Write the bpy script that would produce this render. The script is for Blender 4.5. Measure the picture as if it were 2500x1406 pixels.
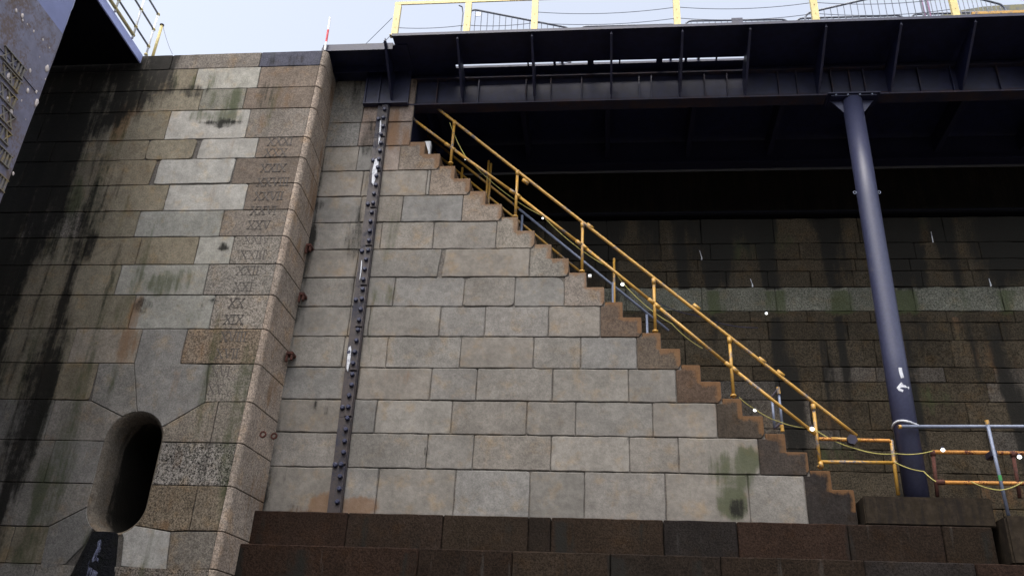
import bpy, bmesh, math, random
from mathutils import Vector, Matrix, noise
random.seed(7)
for o in list(bpy.data.objects): bpy.data.objects.remove(o)
SC = bpy.context.scene; COL = SC.collection
R = math.radians
# ---------------------------------------------------------------- camera (eye at the origin, dock floor 1.7 m below it)
F_PX = 2179.93; PITCH, ROLL, YAW = 0.47556, 0.04980, -0.11476
fw = Vector((math.sin(YAW)*math.cos(PITCH), math.cos(YAW)*math.cos(PITCH), math.sin(PITCH)))
r0 = fw.cross(Vector((0, 0, 1))).normalized(); u0 = r0.cross(fw)
rt = math.cos(ROLL)*r0 + math.sin(ROLL)*u0; up = -math.sin(ROLL)*r0 + math.cos(ROLL)*u0
cd = bpy.data.cameras.new('camera'); cam = bpy.data.objects.new('camera', cd); COL.objects.link(cam)
cam.matrix_world = Matrix(((rt.x, up.x, -fw.x, 0), (rt.y, up.y, -fw.y, 0), (rt.z, up.z, -fw.z, 0), (0, 0, 0, 1)))
cd.sensor_width = 36; cd.lens = 36*F_PX/2500; cd.clip_start = 0.1; cd.clip_end = 3000
SC.camera = cam
# ---------------------------------------------------------------- sky, sun, exposure
SUN_EL, SUN_AZ = R(62), R(198)         # veiled sun high behind the viewer's left shoulder
w = bpy.data.worlds.new('World'); SC.world = w; w.use_nodes = True
nt = w.node_tree; bgn = nt.nodes['Background']; sky = nt.nodes.new('ShaderNodeTexSky')
sky.sky_type = 'NISHITA'; sky.sun_disc = False; sky.sun_elevation = SUN_EL; sky.sun_rotation = SUN_AZ
sky.air_density = 1.0; sky.dust_density = 5.0; sky.ozone_density = 1.0
hs = nt.nodes.new('ShaderNodeHueSaturation'); hs.inputs['Saturation'].default_value = .45      # cloud veil: less blue than a clear sky
nt.links.new(sky.outputs[0], hs.inputs['Color']); nt.links.new(hs.outputs[0], bgn.inputs[0]); bgn.inputs[1].default_value = 0.15
sl = bpy.data.lights.new('sun', 'SUN'); sl.energy = .5; sl.angle = R(40); sl.color = (1, .95, .88)
sun = bpy.data.objects.new('sun', sl); COL.objects.link(sun); sun.location = (20, 60, 60)
sd = Vector((math.sin(SUN_AZ)*math.cos(SUN_EL), math.cos(SUN_AZ)*math.cos(SUN_EL), math.sin(SUN_EL)))
sun.rotation_euler = sd.to_track_quat('Z', 'Y').to_euler()
SC.view_settings.view_transform = 'Standard'; SC.view_settings.look = 'None'
SC.view_settings.gamma = 1; SC.view_settings.use_curve_mapping = False
SC.view_settings.exposure = 1.38

# ---------------------------------------------------------------- helpers
def ray(px, py): return fw*F_PX + rt*(px-1250) + up*(703-py)
def at(px, py, Y): d = ray(px, py); return d*(Y/d.y)            # the point of the plane y = Y
def atz(px, py, z): d = ray(px, py); return d*(z/d.z)
def atx(px, py, x): d = ray(px, py); return d*(x/d.x)
def V(*a): return Vector(a)
def thing(name, label, cat, loc=(0, 0, 0), rz=0, group=None):
    o = bpy.data.objects.new(name, None); COL.objects.link(o); o.location = loc; o.rotation_euler = (0, 0, rz)
    o.empty_display_size = .2; o['label'] = label; o['category'] = cat
    if group: o['group'] = group
    return o
def tag(o, label, cat, group=None):
    o['label'] = label; o['category'] = cat
    if group: o['group'] = group
    return o
def root_of(p):
    l = Vector(p.location); q = p.parent
    while q: l = l + Vector(q.location)*0; q = q.parent
    return p
def obj(name, bm, mat, parent=None, label=None, smooth=False, local=False):
    me = bpy.data.meshes.new(name); bm.normal_update(); bm.to_mesh(me); bm.free()
    if smooth:
        for p in me.polygons: p.use_smooth = True
    me.materials.append(mat)
    o = bpy.data.objects.new(name, me); COL.objects.link(o)
    if parent:
        o.parent = parent
        if not local and parent.type == 'EMPTY': o.matrix_parent_inverse = Matrix.Translation(-Vector(parent.location))
    if label: o['label'] = label
    return o
def struct(o): o['kind'] = 'structure'; return o
def BM(): return bmesh.new()
def box(bm, a, b, bev=0):
    x0, y0, z0 = a; x1, y1, z1 = b
    g = bmesh.ops.create_cube(bm, size=1, matrix=Matrix.Translation(((x0+x1)/2, (y0+y1)/2, (z0+z1)/2)) @ Matrix.Diagonal((abs(x1-x0), abs(y1-y0), abs(z1-z0), 1)))
    if bev:
        es = list({e for v in g['verts'] for e in v.link_edges})
        bmesh.ops.bevel(bm, geom=es, offset=bev, segments=2, affect='EDGES', clamp_overlap=True)
def hexa(bm, p):            # eight corners: bottom ring of four, top ring of four
    v = [bm.verts.new(q) for q in p]
    for f in ((3, 2, 1, 0), (4, 5, 6, 7), (0, 1, 5, 4), (1, 2, 6, 5), (2, 3, 7, 6), (3, 0, 4, 7)): bm.faces.new([v[i] for i in f])
def tube(bm, pts, r, n=10, cap=True):
    pts = [Vector(p) for p in pts]; rings = []; pv = None
    for i, p in enumerate(pts):
        t = ((pts[i+1]-p).normalized() if i < len(pts)-1 else Vector()) + ((p-pts[i-1]).normalized() if i else Vector())
        t.normalize()
        if pv is None: a = t.orthogonal().normalized()
        else: a = (pv - t*pv.dot(t)).normalized()
        pv = a; b = t.cross(a); rr = r if not isinstance(r, (list, tuple)) else r[i]
        rings.append([bm.verts.new(p + (a*math.cos(k*2*math.pi/n) + b*math.sin(k*2*math.pi/n))*rr) for k in range(n)])
    for q, s in zip(rings, rings[1:]):
        for k in range(n): bm.faces.new((q[k], q[(k+1) % n], s[(k+1) % n], s[k]))
    if cap:
        bm.faces.new(rings[0][::-1]); bm.faces.new(rings[-1])
def prism(bm, poly, f0, f1):        # outline swept from f0(u,v) to f1(u,v)
    a = [bm.verts.new(f0(*p)) for p in poly]; b = [bm.verts.new(f1(*p)) for p in poly]; n = len(poly)
    bm.faces.new(a[::-1]); bm.faces.new(b)
    for i in range(n): bm.faces.new((a[i], a[(i+1) % n], b[(i+1) % n], b[i]))
def ball(bm, c, r, sx=1, sy=1, sz=1, sub=2):
    bmesh.ops.create_icosphere(bm, subdivisions=sub, radius=r, matrix=Matrix.Translation(c) @ Matrix.Diagonal((sx, sy, sz, 1)))
def copy_tree(o, parent=None):
    c = o.copy(); COL.objects.link(c)
    if parent: c.parent = parent
    for ch in list(o.children): copy_tree(ch, c)
    return c
def sag(a, b, d, n=14):
    a, b = Vector(a), Vector(b)
    return [a.lerp(b, i/n) - Vector((0, 0, 4*d*(i/n)*(1-i/n))) for i in range(n+1)]

# ---------------------------------------------------------------- materials
def newmat(name):
    m = bpy.data.materials.new(name); m.use_nodes = True; t = m.node_tree; b = t.nodes['Principled BSDF']
    return m, t, b
def nd(t, typ, **k):
    n = t.nodes.new(typ)
    for a, v in k.items(): setattr(n, a, v)
    return n
def mixc(t, fac, a, b, mode='MIX'):
    n = nd(t, 'ShaderNodeMix', data_type='RGBA', blend_type=mode)
    for i, s in ((0, fac), (6, a), (7, b)):
        if hasattr(s, 'links'): t.links.new(s, n.inputs[i])
        elif i == 0: n.inputs[0].default_value = s
        else: n.inputs[i].default_value = (*s, 1) if len(s) == 3 else s
    return n.outputs[2]
def mth(t, op, a, b=0.0, clamp=False):
    n = nd(t, 'ShaderNodeMath', operation=op, use_clamp=clamp)
    for i, s in ((0, a), (1, b)):
        if hasattr(s, 'links'): t.links.new(s, n.inputs[i])
        else: n.inputs[i].default_value = s
    return n.outputs[0]
def ramp(t, s, lo, hi, a=0.0, b=1.0):
    n = nd(t, 'ShaderNodeMapRange', interpolation_type='SMOOTHSTEP'); t.links.new(s, n.inputs[0])
    for i, v in ((1, lo), (2, hi), (3, a), (4, b)): n.inputs[i].default_value = v
    return n.outputs[0]
def noi(t, vec, scale, detail=4, rough=.6, sc=None):
    if sc:
        mp = nd(t, 'ShaderNodeMapping'); mp.inputs[3].default_value = sc; t.links.new(vec, mp.inputs[0]); vec = mp.outputs[0]
    n = nd(t, 'ShaderNodeTexNoise'); n.inputs['Scale'].default_value = scale; n.inputs['Detail'].default_value = detail; n.inputs['Roughness'].default_value = rough
    t.links.new(vec, n.inputs['Vector']); return n.outputs[0]
def bump(t, b, h, strength, dist=.02):
    n = nd(t, 'ShaderNodeBump'); n.inputs['Strength'].default_value = strength; n.inputs['Distance'].default_value = dist
    t.links.new(h, n.inputs['Height']); t.links.new(n.outputs[0], b.inputs['Normal'])
def pos(t): return nd(t, 'ShaderNodeNewGeometry').outputs['Position']
def grey(t, s):
    n = nd(t, 'ShaderNodeCombineColor'); [t.links.new(s, n.inputs[i]) for i in range(3)]; return n.outputs[0]

def stone_mat():
    m, t, b = newmat('ashlar_stone'); P = pos(t)
    at_ = nd(t, 'ShaderNodeAttribute', attribute_name='tone'); st = nd(t, 'ShaderNodeAttribute', attribute_name='stain')
    sp = nd(t, 'ShaderNodeSeparateColor'); t.links.new(st.outputs['Color'], sp.inputs[0])
    big = noi(t, P, 1.7, 6, .65); mid = noi(t, P, 9, 5, .6); fine = noi(t, P, 75, 3, .7); grain = noi(t, P, 34, 2, .5)
    stk = noi(t, P, 1, 6, .65, (7, 7, .75))
    c = mixc(t, 1.0, at_.outputs['Color'], grey(t, mth(t, 'MULTIPLY', ramp(t, big, .3, .7, .84, 1.14), ramp(t, mid, .3, .7, .88, 1.1))), 'MULTIPLY')
    # granite speckle: alpha of the tone says how coarse the stone is
    spk = mth(t, 'MULTIPLY', at_.outputs['Alpha'], mth(t, 'SUBTRACT', ramp(t, mth(t, 'ADD', mth(t, 'MULTIPLY', fine, .6), mth(t, 'MULTIPLY', grain, .4)), .38, .62), .5))
    c = mixc(t, 1.0, c, grey(t, mth(t, 'ADD', 1.0, mth(t, 'MULTIPLY', spk, 1.7))), 'MULTIPLY')
    tint = noi(t, P, 3.1, 4, .6)
    c = mixc(t, ramp(t, tint, .5, .75, 0, .75), c, (1.16, .98, .76), 'MULTIPLY')
    c = mixc(t, ramp(t, stk, .60, .80, 0, .34), c, (.09, .09, .085))
    vor = nd(t, 'ShaderNodeTexVoronoi'); vor.inputs['Scale'].default_value = 11; t.links.new(P, vor.inputs['Vector'])
    pit = mth(t, 'MULTIPLY', ramp(t, vor.outputs['Distance'], .05, .11, 1, 0), ramp(t, big, .52, .66))
    c = mixc(t, mth(t, 'MULTIPLY', pit, .6), c, (.06, .055, .05))
    def msk(ch, lo=.40, hi=.80, k=1.9):
        s = mth(t, 'MULTIPLY', mth(t, 'SUBTRACT', mth(t, 'ADD', mth(t, 'ADD', mth(t, 'MULTIPLY', stk, .55), mth(t, 'MULTIPLY', fine, .2)), mth(t, 'MULTIPLY', mid, .25)), .5), mth(t, 'MULTIPLY', k, ramp(t, ch, 0, .3)))
        return ramp(t, mth(t, 'ADD', ch, s), lo, hi)
    c = mixc(t, mth(t, 'MULTIPLY', msk(sp.outputs[2]), .62), c, (.15, .078, .034))
    c = mixc(t, mth(t, 'MULTIPLY', msk(sp.outputs[1]), .74), c, (.040, .050, .022))
    k = msk(sp.outputs[0]); c = mixc(t, mth(t, 'MULTIPLY', k, .95), c, (.012, .0115, .010))
    t.links.new(c, b.inputs['Base Color'])
    t.links.new(ramp(t, k, 0, 1, .88, .72), b.inputs['Roughness']); b.inputs['Specular IOR Level'].default_value = .07
    h = mth(t, 'ADD', mth(t, 'MULTIPLY', mid, .6), mth(t, 'MULTIPLY', mth(t, 'ADD', fine, grain), mth(t, 'ADD', .12, mth(t, 'MULTIPLY', at_.outputs['Alpha'], .5))))
    bump(t, b, mth(t, 'SUBTRACT', h, mth(t, 'MULTIPLY', pit, .5)), .55, .02)
    return m
def paint_mat(name, base, worn=None, lo=.58, hi=.70, rough=.5, metal=0.0, scale=5, var=.15, streak=False, spec=.5, bmp=.15):
    m, t, b = newmat(name); P = pos(t)
    n1 = noi(t, P, scale, 6, .7, (4, 4, .6) if streak else None); n2 = noi(t, P, scale*3.3, 5, .6); n3 = noi(t, P, scale*14, 3, .6)
    c = mixc(t, 1.0, base, grey(t, ramp(t, n2, .3, .7, 1-var, 1+var)), 'MULTIPLY')
    if worn:
        mk = ramp(t, mth(t, 'ADD', mth(t, 'MULTIPLY', n1, .65), mth(t, 'MULTIPLY', n3, .35)), lo, hi); c = mixc(t, mk, c, worn)
        t.links.new(ramp(t, mk, 0, 1, rough, .85), b.inputs['Roughness'])
    else: t.links.new(ramp(t, n2, .3, .7, rough-.08, rough+.12), b.inputs['Roughness'])
    t.links.new(c, b.inputs['Base Color']); b.inputs['Metallic'].default_value = metal; b.inputs['Specular IOR Level'].default_value = spec
    bump(t, b, mth(t, 'ADD', n2, mth(t, 'MULTIPLY', n3, .5)), bmp, .01 if bmp < .9 else .05)
    return m
def emis_mat(name, col, s):
    m, t, b = newmat(name); b.inputs['Base Color'].default_value = (.8, .8, .8, 1)
    b.inputs['Emission Color'].default_value = (*col, 1); b.inputs['Emission Strength'].default_value = s; return m
STONE = stone_mat()
M_STEEL = paint_mat('dark_steel', (.0075, .0095, .036), (.024, .015, .022), .58, .74, .5, 0, 2.2, .3, True)
M_STEELR = paint_mat('rust_edged_steel', (.010, .0105, .030), (.040, .022, .024), .45, .62, .7, 0, 4, .3)
M_COLUMN = paint_mat('blue_grey_paint', (.034, .038, .078), (.075, .075, .10), .57, .66, .45, 0, 6, .12)
M_YEL = paint_mat('yellow_paint', (.40, .220, .036), (.12, .115, .125), .535, .57, .45, 0, 5, .14)
M_YELP = paint_mat('pale_yellow_paint', (.56, .46, .19), (.2, .13, .07), .62, .70, .5, 0, 4, .12)
M_ORG = paint_mat('rusted_orange_pipe', (.46, .20, .035), (.09, .022, .012), .50, .56, .6, 0, 4, .2)
M_RUST = paint_mat('rust', (.06, .017, .010), (.025, .009, .008), .5, .7, .9, 0, 9, .3)
M_GALV = paint_mat('galvanised_pipe', (.15, .175, .245), (.10, .10, .11), .56, .68, .5, .1, 6, .15)
M_THIN = paint_mat('grey_wire', (.14, .155, .19), None, rough=.5)
M_CABLE = paint_mat('yellow_green_cable', (.38, .34, .10), None, rough=.6)
M_HULL = paint_mat('worn_hull_paint', (.180, .176, .240), (.150, .112, .098), .46, .62, .45, 0, 2.0, .16)
M_HULLTOP = paint_mat('smooth_blue_grey_hull_paint', (.20, .225, .42), (.16, .16, .25), .62, .8, .35, 0, 1.2, .06)
M_NUM = paint_mat('weathered_numeral_metal', (.19, .175, .155), (.30, .22, .075), .50, .62, .6, 0, 5, .2)
M_CARVE = paint_mat('dark_cut_stone', (.062, .055, .050), (.125, .11, .095), .47, .62, .95, 0, 14, .2)
M_FASCIA = paint_mat('pale_deck_edge_paint', (.34, .38, .66), (.26, .24, .34), .66, .8, .5, 0, 2, .06)
M_BLACK = paint_mat('black_tarred_steel', (.012, .013, .032), None, rough=.8, spec=.15)
M_TAR = paint_mat('matt_black_tar', (.004, .004, .006), None, rough=.9, spec=.08)
M_WHITE = paint_mat('white_plastic', (.72, .73, .74), None, rough=.45, var=.04)
M_BARN = paint_mat('pale_shell', (.62, .55, .51), (.4, .32, .27), .55, .7, .8, 0, 20, .15)
M_WPAINT = paint_mat('white_brushed_paint', (.50, .52, .56), (.2, .21, .25), .50, .62, .6, 0, 12, .08)
M_WATER_GLINT = paint_mat('water_painted_glints', (.012, .014, .028), (.30, .33, .52), .42, .60, .10, 0, 9, .3, True, spec=.7, bmp=1.0)  # bluish white streaks paint sky glints into the water colour
M_RED = paint_mat('red_paint', (.55, .03, .05), None, rough=.5)
M_PURP = paint_mat('faded_purple_post', (.26, .10, .22), (.16, .15, .3), .5, .7, .5)
M_BOLT = paint_mat('blue_black_iron', (.016, .020, .052), (.05, .032, .026), .58, .74, .5, 0, 9, .3)
M_STRIP = paint_mat('rusty_iron_strip', (.030, .021, .020), (.018, .019, .032), .46, .60, .6, 0, 3, .3)
M_WET = paint_mat('wet_black_algae', (.004, .0045, .007), (.005, .006, .005), .5, .6, .35, 0, 7, .3, bmp=1.0, spec=.12)
M_TARP = paint_mat('dark_soil_bound_concrete', (.024, .0185, .013), (.013, .0105, .009), .45, .62, .95, 0, 3, .3, True, spec=.08)
M_FLOOR = paint_mat('wet_dock_floor', (.10, .09, .08), (.05, .05, .05), .5, .65, .8, 0, .8, .2)
M_QUAY = paint_mat('quay_paving', (.24, .22, .20), (.14, .13, .12), .5, .7, .9, 0, .6, .2)
M_ROOF = paint_mat('grey_green_sheet_roof', (.10, .11, .115), (.17, .16, .09), .45, .6, .8, 0, 1.4, .25)
M_LAMP = emis_mat('lit_lamp_glass', (.95, 1, 1), 1.2)

# ---------------------------------------------------------------- masonry
def area2(p): return sum(p[i][0]*p[(i+1) % len(p)][1] - p[(i+1) % len(p)][0]*p[i][1] for i in range(len(p)))
def offset(poly, d):
    n = len(poly); out = []
    for i in range(n):
        p0, p1, p2 = (Vector((*poly[(i+j) % n], 0)) for j in (-1, 0, 1))
        a = (p1-p0).normalized(); b = (p2-p1).normalized(); na = Vector((-a.y, a.x, 0)); nb = Vector((-b.y, b.x, 0))
        m = na+nb; L = m.length
        if L < 1e-4: out.append((p1.x, p1.y)); continue
        m /= L; k = d/max(.35, m.dot(na)); q = p1+m*k; out.append((q.x, q.y))
    return out
def rounded(poly, rad, jit=.004, keep=()):
    n = len(poly); out = []
    for i in range(n):
        p0, p1, p2 = (Vector(poly[(i+j) % n]) for j in (-1, 0, 1))
        r = rad[i] if isinstance(rad, (list, tuple)) else rad
        if i in keep: r = 0
        a, b = p0-p1, p2-p1; r = min(r, a.length*.42, b.length*.42)
        if r < .004: pts = [p1]
        else:
            s, e = p1+a.normalized()*r, p1+b.normalized()*r
            k = 2 if r < .03 else 5
            pts = [s*(1-q)**2 + p1*2*q*(1-q) + e*q*q for q in [j/k for j in range(k+1)]]
        out += pts
        # wobble along the edge to the next corner
        if jit and i not in keep:
            L = b.length; m = int(L/.16); nx = Vector((-b.y, b.x)).normalized()
            rr = rad[(i+1) % n] if isinstance(rad, (list, tuple)) else rad
            for j in range(1, m):
                q = p1 + b*(j/m)
                if (q-p1).length > r+.03 and (q-p2).length > min(rr, L*.42)+.03: out.append(q + nx*random.uniform(-jit, jit))
    return [(p.x, p.y) for p in out]
class Masonry:
    def __init__(s, f):
        s.bm = BM(); s.f = f; s.t = s.bm.verts.layers.float_color.new('tone'); s.s = s.bm.verts.layers.float_color.new('stain')
    def block(s, poly, tone, coarse=.3, gap=.011, rad=.012, depth=.05, cham=.009, proud=None, jit=.004, keep=()):
        if area2(poly) < 0: poly = poly[::-1]
        poly = rounded(poly, rad, jit, keep); d = random.uniform(-.003, .004) if proud is None else proud
        rings = [(offset(poly, gap/2), -depth), (offset(poly, gap/2), d-cham), (offset(poly, gap/2+cham*.45), d-cham*.3), (offset(poly, gap/2+cham), d)]
        k = random.uniform(.93, 1.07); col = (tone[0]*k, tone[1]*k, tone[2]*k, coarse); vs = []
        for pl, dd in rings:
            r_ = []
            for (u, v) in pl:
                q = s.bm.verts.new(s.f(u, v, dd)); q[s.t] = col; r_.append(q)
            vs.append(r_)
        n = len(poly)
        for a, b in zip(vs, vs[1:]):
            for i in range(n): s.bm.faces.new((a[i], a[(i+1) % n], b[(i+1) % n], b[i]))
        s.bm.faces.new(vs[-1])
    def back(s, poly, d=-.022, tone=(.085, .078, .072)):
        vs = []
        for (u, v) in poly:
            q = s.bm.verts.new(s.f(u, v, d)); q[s.t] = (*tone, .4); vs.append(q)
        s.bm.faces.new(vs)
    def finish(s, grid=.11, stains=(), extra=None, ax=(0, 2)):
        bm = s.bm
        if grid:
            for a in ax:
                lo = min(v.co[a] for v in bm.verts); hi = max(v.co[a] for v in bm.verts); k = math.ceil(lo/grid)
                nrm = Vector((0, 0, 0)); nrm[a] = 1
                while k*grid < hi:
                    c = Vector((0, 0, 0)); c[a] = k*grid
                    big = [f for f in bm.faces if f.calc_area() > .0025]
                    es = {e for f in big for e in f.edges}; vs = {v for f in big for v in f.verts}
                    bmesh.ops.bisect_plane(bm, geom=big+list(es)+list(vs), plane_co=c, plane_no=nrm, dist=1e-4); k += 1
        bmesh.ops.triangulate(bm, faces=[f for f in bm.faces if len(f.verts) > 4], ngon_method='EAR_CLIP')
        for v in bm.verts:
            p = v.co; R_ = [0, 0, 0]
            wob = noise.noise(p*1.3)*.35 + noise.noise(Vector((p.x*5, p.y*5, p.z*.6)))*.35
            for (cx, cz, rx, rz, ch, k) in stains:
                d = math.hypot((p.x-cx)/rx, (p.z-cz)/rz) + wob*.6
                if d < 1.35: R_[ch] = max(R_[ch], k*min(1, max(0, (1.35-d)/.75)))
            if extra: extra(p, R_, wob)
            v[s.s] = (*R_, 1)
        return bm
def stn(Y, *L):     # (px, py, half width px, half height px, channel, strength) on the wall plane y = Y
    out = []
    for (a, b, rx, ry, ch, k) in L:
        c = at(a, b, Y); ex = at(a+rx, b, Y); ez = at(a, b-ry, Y)
        out.append((c.x, c.z, abs(ex.x-c.x)+.02, abs(ez.z-c.z)+.02, ch, k))
    return out
BLK, GRN, RST = 0, 1, 2
WARM = (.170, .158, .141); COOL = (.165, .157, .145); PALE = (.27, .262, .243); BROWN = (.14, .112, .09); GRAN = (.145, .126, .107); DK = (.085, .068, .052)
def vary(c, a=.05):
    k = random.uniform(1-a, 1+a); w_ = random.uniform(-.02, .02)
    return (c[0]*k*(1+w_), c[1]*k, c[2]*k*(1-w_))

# ---------------------------------------------------------------- the setting: dock floor, quay
PIER_Y, WALL_Y, TOP = 12.92, 13.90, 11.93
K = WALL_Y/14.5238
b = BM(); box(b, (-30, -30, -2.0), (60, 12.2, -1.7)); struct(obj('dock_floor', b, M_FLOOR))
b = BM()
box(b, (-60, 17.6, 11.4), (60, 120, 11.88)); box(b, (-60, 13.6, 11.4), (-6.0, 17.6, 11.88))
for k in range(6): box(b, (-60, -60, -1.9 if k == 0 else -1.7+2.26*k), (60, -12.0-.8*k, -1.7+2.26*(k+1)-.004))      # unseen far side of the dock, stepped back; added to cut low skylight
struct(obj('quay_and_far_side', b, M_QUAY))

# ---------------------------------------------------------------- the entrance pier with the carved depth scale
def pier_x(z): return -5.33 - .0276*(TOP-z)          # its right corner leans very slightly
CRX = .10                                            # rounded corner
pier = thing('stone_entrance_pier', 'tall stained grey-brown ashlar pier with carved roman numerals and an oval culvert mouth', 'wall', (-8, PIER_Y, -1.7))
PZ = [11.93, 11.555, 11.032, 10.524, 9.85, 9.394, 8.833, 8.272, 7.73, 7.173, 6.581, 5.95, 5.33, 4.686, 4.01, 3.333, 2.663, 2.121, 1.5, .9, .3, -.4, -1.1, -1.7]
fp = lambda u, v, d: Vector((u, PIER_Y-d, v))
mp = Masonry(fp)
HX0, HX1, HZ0, HZ1 = -7.82, -6.87, 2.56, 4.50; HC = (HX0+HX1)/2; HR = (HX1-HX0)/2
def hole(n=48):
    out = []
    for i in range(n):
        a = 2*math.pi*i/n; out.append((HC+HR*math.cos(a), (HZ1-HR if math.sin(a) >= 0 else HZ0+HR)+HR*math.sin(a)))
    return out
def arc(a0, a1, n=10, r=HR):
    out = []
    for i in range(n+1):
        a = R(a0+(a1-a0)*i/n); out.append((HC+r*math.cos(a), (HZ1-HR if math.sin(a) >= 0 else HZ0+HR)+r*math.sin(a)))
    return out
def px2x(px, i): 
    return at(px, PYM[i], PIER_Y).x
PYM = [148, 192, 243, 303, 362, 418, 481, 545, 611, 682, 761, 845, 934, 1030, 1133, 1242, 1343]
# per course: joints (px at mid course), tones between them from the left-hand dark end
rows = {
 0: ([-200, 120, 420, 635], 'GGGGd'), 1: ([40, 230, 478, 632], 'wwwpb'), 2: ([-60, 180, 340, 490, 597], 'wwwwcb'),
 3: ([-150, 105, 410, 605], 'wwwPG'), 4: ([-40, 130, 213, 360, 482, 627], 'wwwwwPb'), 5: ([-150, 60, 225, 380, 571], 'wwwwPb'),
 6: ([-50, 120, 255, 406, 600], 'wwwwPb'), 7: ([-120, 60, 200, 335, 541], 'wwgwpG'), 8: ([-20, 110, 205, 338, 480, 566], 'wwwwwpg'),
 9: ([-100, 40, 172, 288, 503], 'wwwwpg'), 10: ([-30, 60, 158, 322, 518], 'wwwwpg'),
 11: ([-120, 20, 175], 'www'), 12: ([-60, 95, 228], 'wwww'), 16: ([-100, 20, 108], 'www'),
}
TN = dict(w=(.160, .140, .104), c=(.148, .140, .116), p=(.235, .230, .205), P=(.275, .268, .246), b=(.135, .111, .091), G=(.148, .129, .110), g=(.175, .16, .14), d=(.075, .075, .095))
CO = dict(w=.25, c=.3, p=.2, P=.15, b=.35, G=.45, g=.65, d=.3)
special = {(4, 3): [.01, .05, .05, .01], (5, 3): [.05, .05, .07, .05], (4, 4): .10, (4, 5): [.05, .01, .01, .06], (5, 4): [.06, .05, .05, .05], (5, 5): .01, (6, 4): [.012, .02, .07, .012]}
def course(i, js, tones, x_end=None):
    z1, z0 = PZ[i], PZ[i+1]; zm = (z0+z1)/2; xs = [px2x(j, i) for j in js]
    xs = [min(xs[0]-1.6, -14)] + xs + [None]
    for k, tn in enumerate(tones):
        if k >= len(xs)-1: break
        a, c = xs[k], xs[k+1]
        if c is None:
            if x_end is None: q = [(a, z0), (pier_x(z0)-CRX, z0), (pier_x(z1)-CRX, z1), (a, z1)]
            else: continue
        else: q = [(a, z0), (c, z0), (c, z1), (a, z1)]
        gap = .011
        if (i, k) in ((4, 4), (4, 5)): 
            q = [(a+(.02 if k == 5 else 0), z0), (c-(.06 if k == 4 else 0), z0), (c-(.03 if k == 4 else 0), z1), (a+(.05 if k == 5 else 0), z1)]
        if (i, k) == (5, 4): q = [(a+.02, z0+.01), (c-.03, z0+.02), (c-.01, z1), (a+.03, z1)]
        if (i, k) == (5, 3): q = [(a, z0), (c-.07, z0), (c-.02, z1), (a, z1)]
        mp.block(q, vary(TN[tn]), CO[tn], gap, special.get((i, k), [random.choice([.012, .016, .02, .03, .05]) for _ in range(4)]), jit=.006 if tn in 'wpP' else .003)
for i, (js, tn) in rows.items():
    course(i, js, tn, x_end=None if i <= 10 else 0)
X = lambda px, py: (lambda p: (p.x, p.z))(at(px, py, PIER_Y))
z = PZ
xr = lambda k: pier_x(k)-CRX
j11a, j11b = px2x(338, 11), px2x(449, 11); j12a, j12b = px2x(228, 12), px2x(505, 12)
mp.block([(px2x(175, 11), z[12]), (j11a, z[12]), (j11a, z[11]), (px2x(175, 11), z[11])], (0.220, 0.194, 0.160), .25)
mp.block([(j11b, z[12]), (xr(z[12]), z[12]), (xr(z[11]), z[11]), (j11b, z[11])], (0.156, 0.125, 0.095), .8)
xc = px2x(345, 12)      # tall stone above the culvert spans two courses
aL, aR = 125, 28
pL, pR = arc(aL, aL)[0], arc(aR, aR)[0]
dL, dR = X(222, 978), X(500, 982)
mp.block([(j12a, z[12]), dL, pL] + arc(aL, 96, 4)[1:] + [(arc(96, 96)[0][0]-.0, z[12]-.05), (j11a, z[12])][1:], vary(WARM), .3, keep=tuple(range(2, 9)))
mp.block([(j11a, z[12]), arc(96, 96)[0]] + arc(96, aR, 7)[1:] + [dR, X(508, 890), (j11b, z[12]), (j11b, z[11]), (j11a, z[11])], vary(COOL), .25, keep=tuple(range(1, 9)))
mp.block([dR, (xr(z[13]), z[13]), (xr(z[12]), z[12]), X(511, 890)], vary(TN['g']), .65)
# beside the hole
xl0 = -14
mp.block([(px2x(118, 13), z[14]), (arc(175, 175)[0][0], z[14])] + arc(178, aL, 5) + [dL, (px2x(118, 13), z[13])], vary(WARM), .3, keep=tuple(range(1, 8)))
mp.block([(HX1, z[14]), (px2x(523, 13), z[14]), (px2x(523, 13), z[13]), dR] + arc(aR, 2, 3), vary((0.152, 0.133, 0.110)), 0.56, keep=(4, 5, 6, 7))
mp.block([(px2x(523, 13), z[14]), (xr(z[14]), z[14]), (xr(z[13]), z[13]), (px2x(523, 13), z[13])], vary((0.156, 0.137, 0.114)), 0.56)
mp.block([(px2x(118, 14), z[15]), (HX0, z[15]), (HX0, z[14]), (px2x(118, 14), z[14])], vary(COOL), .25)
mp.block([(HX1, z[15]), (xr(z[15]), z[15]), (xr(z[14]), z[14]), (HX1, z[14])], (0.160, 0.148, 0.133), 1.3)
bL, bR = 187, 318
pbL, pbR = arc(bL, bL)[0], arc(bR, bR)[0]
eL, eR = X(118, 1285), X(416, 1297)
mp.block([(px2x(-40, 15), z[16]), eL, pbL] + arc(bL, 182, 2)[1:] + [(HX0, z[15]), (px2x(-40, 15), z[15])], vary(WARM), .3, keep=(1, 2, 3, 4))
j15 = px2x(472, 15)
mp.block([eR, (j15, z[16]), (j15, z[15]), (HX1, z[15])] + arc(358, bR, 4), vary((0.144, 0.118, 0.087)), 0.81, keep=(3, 4, 5, 6, 7, 8))
mp.block([(j15, z[16]), (xr(z[16]), z[16]), (xr(z[15]), z[15]), (j15, z[15])], vary((0.148, 0.122, 0.091)), 0.68)
j16 = px2x(412, 16)
cL, cR = arc(232, 232)[0], arc(292, 292)[0]
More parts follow.
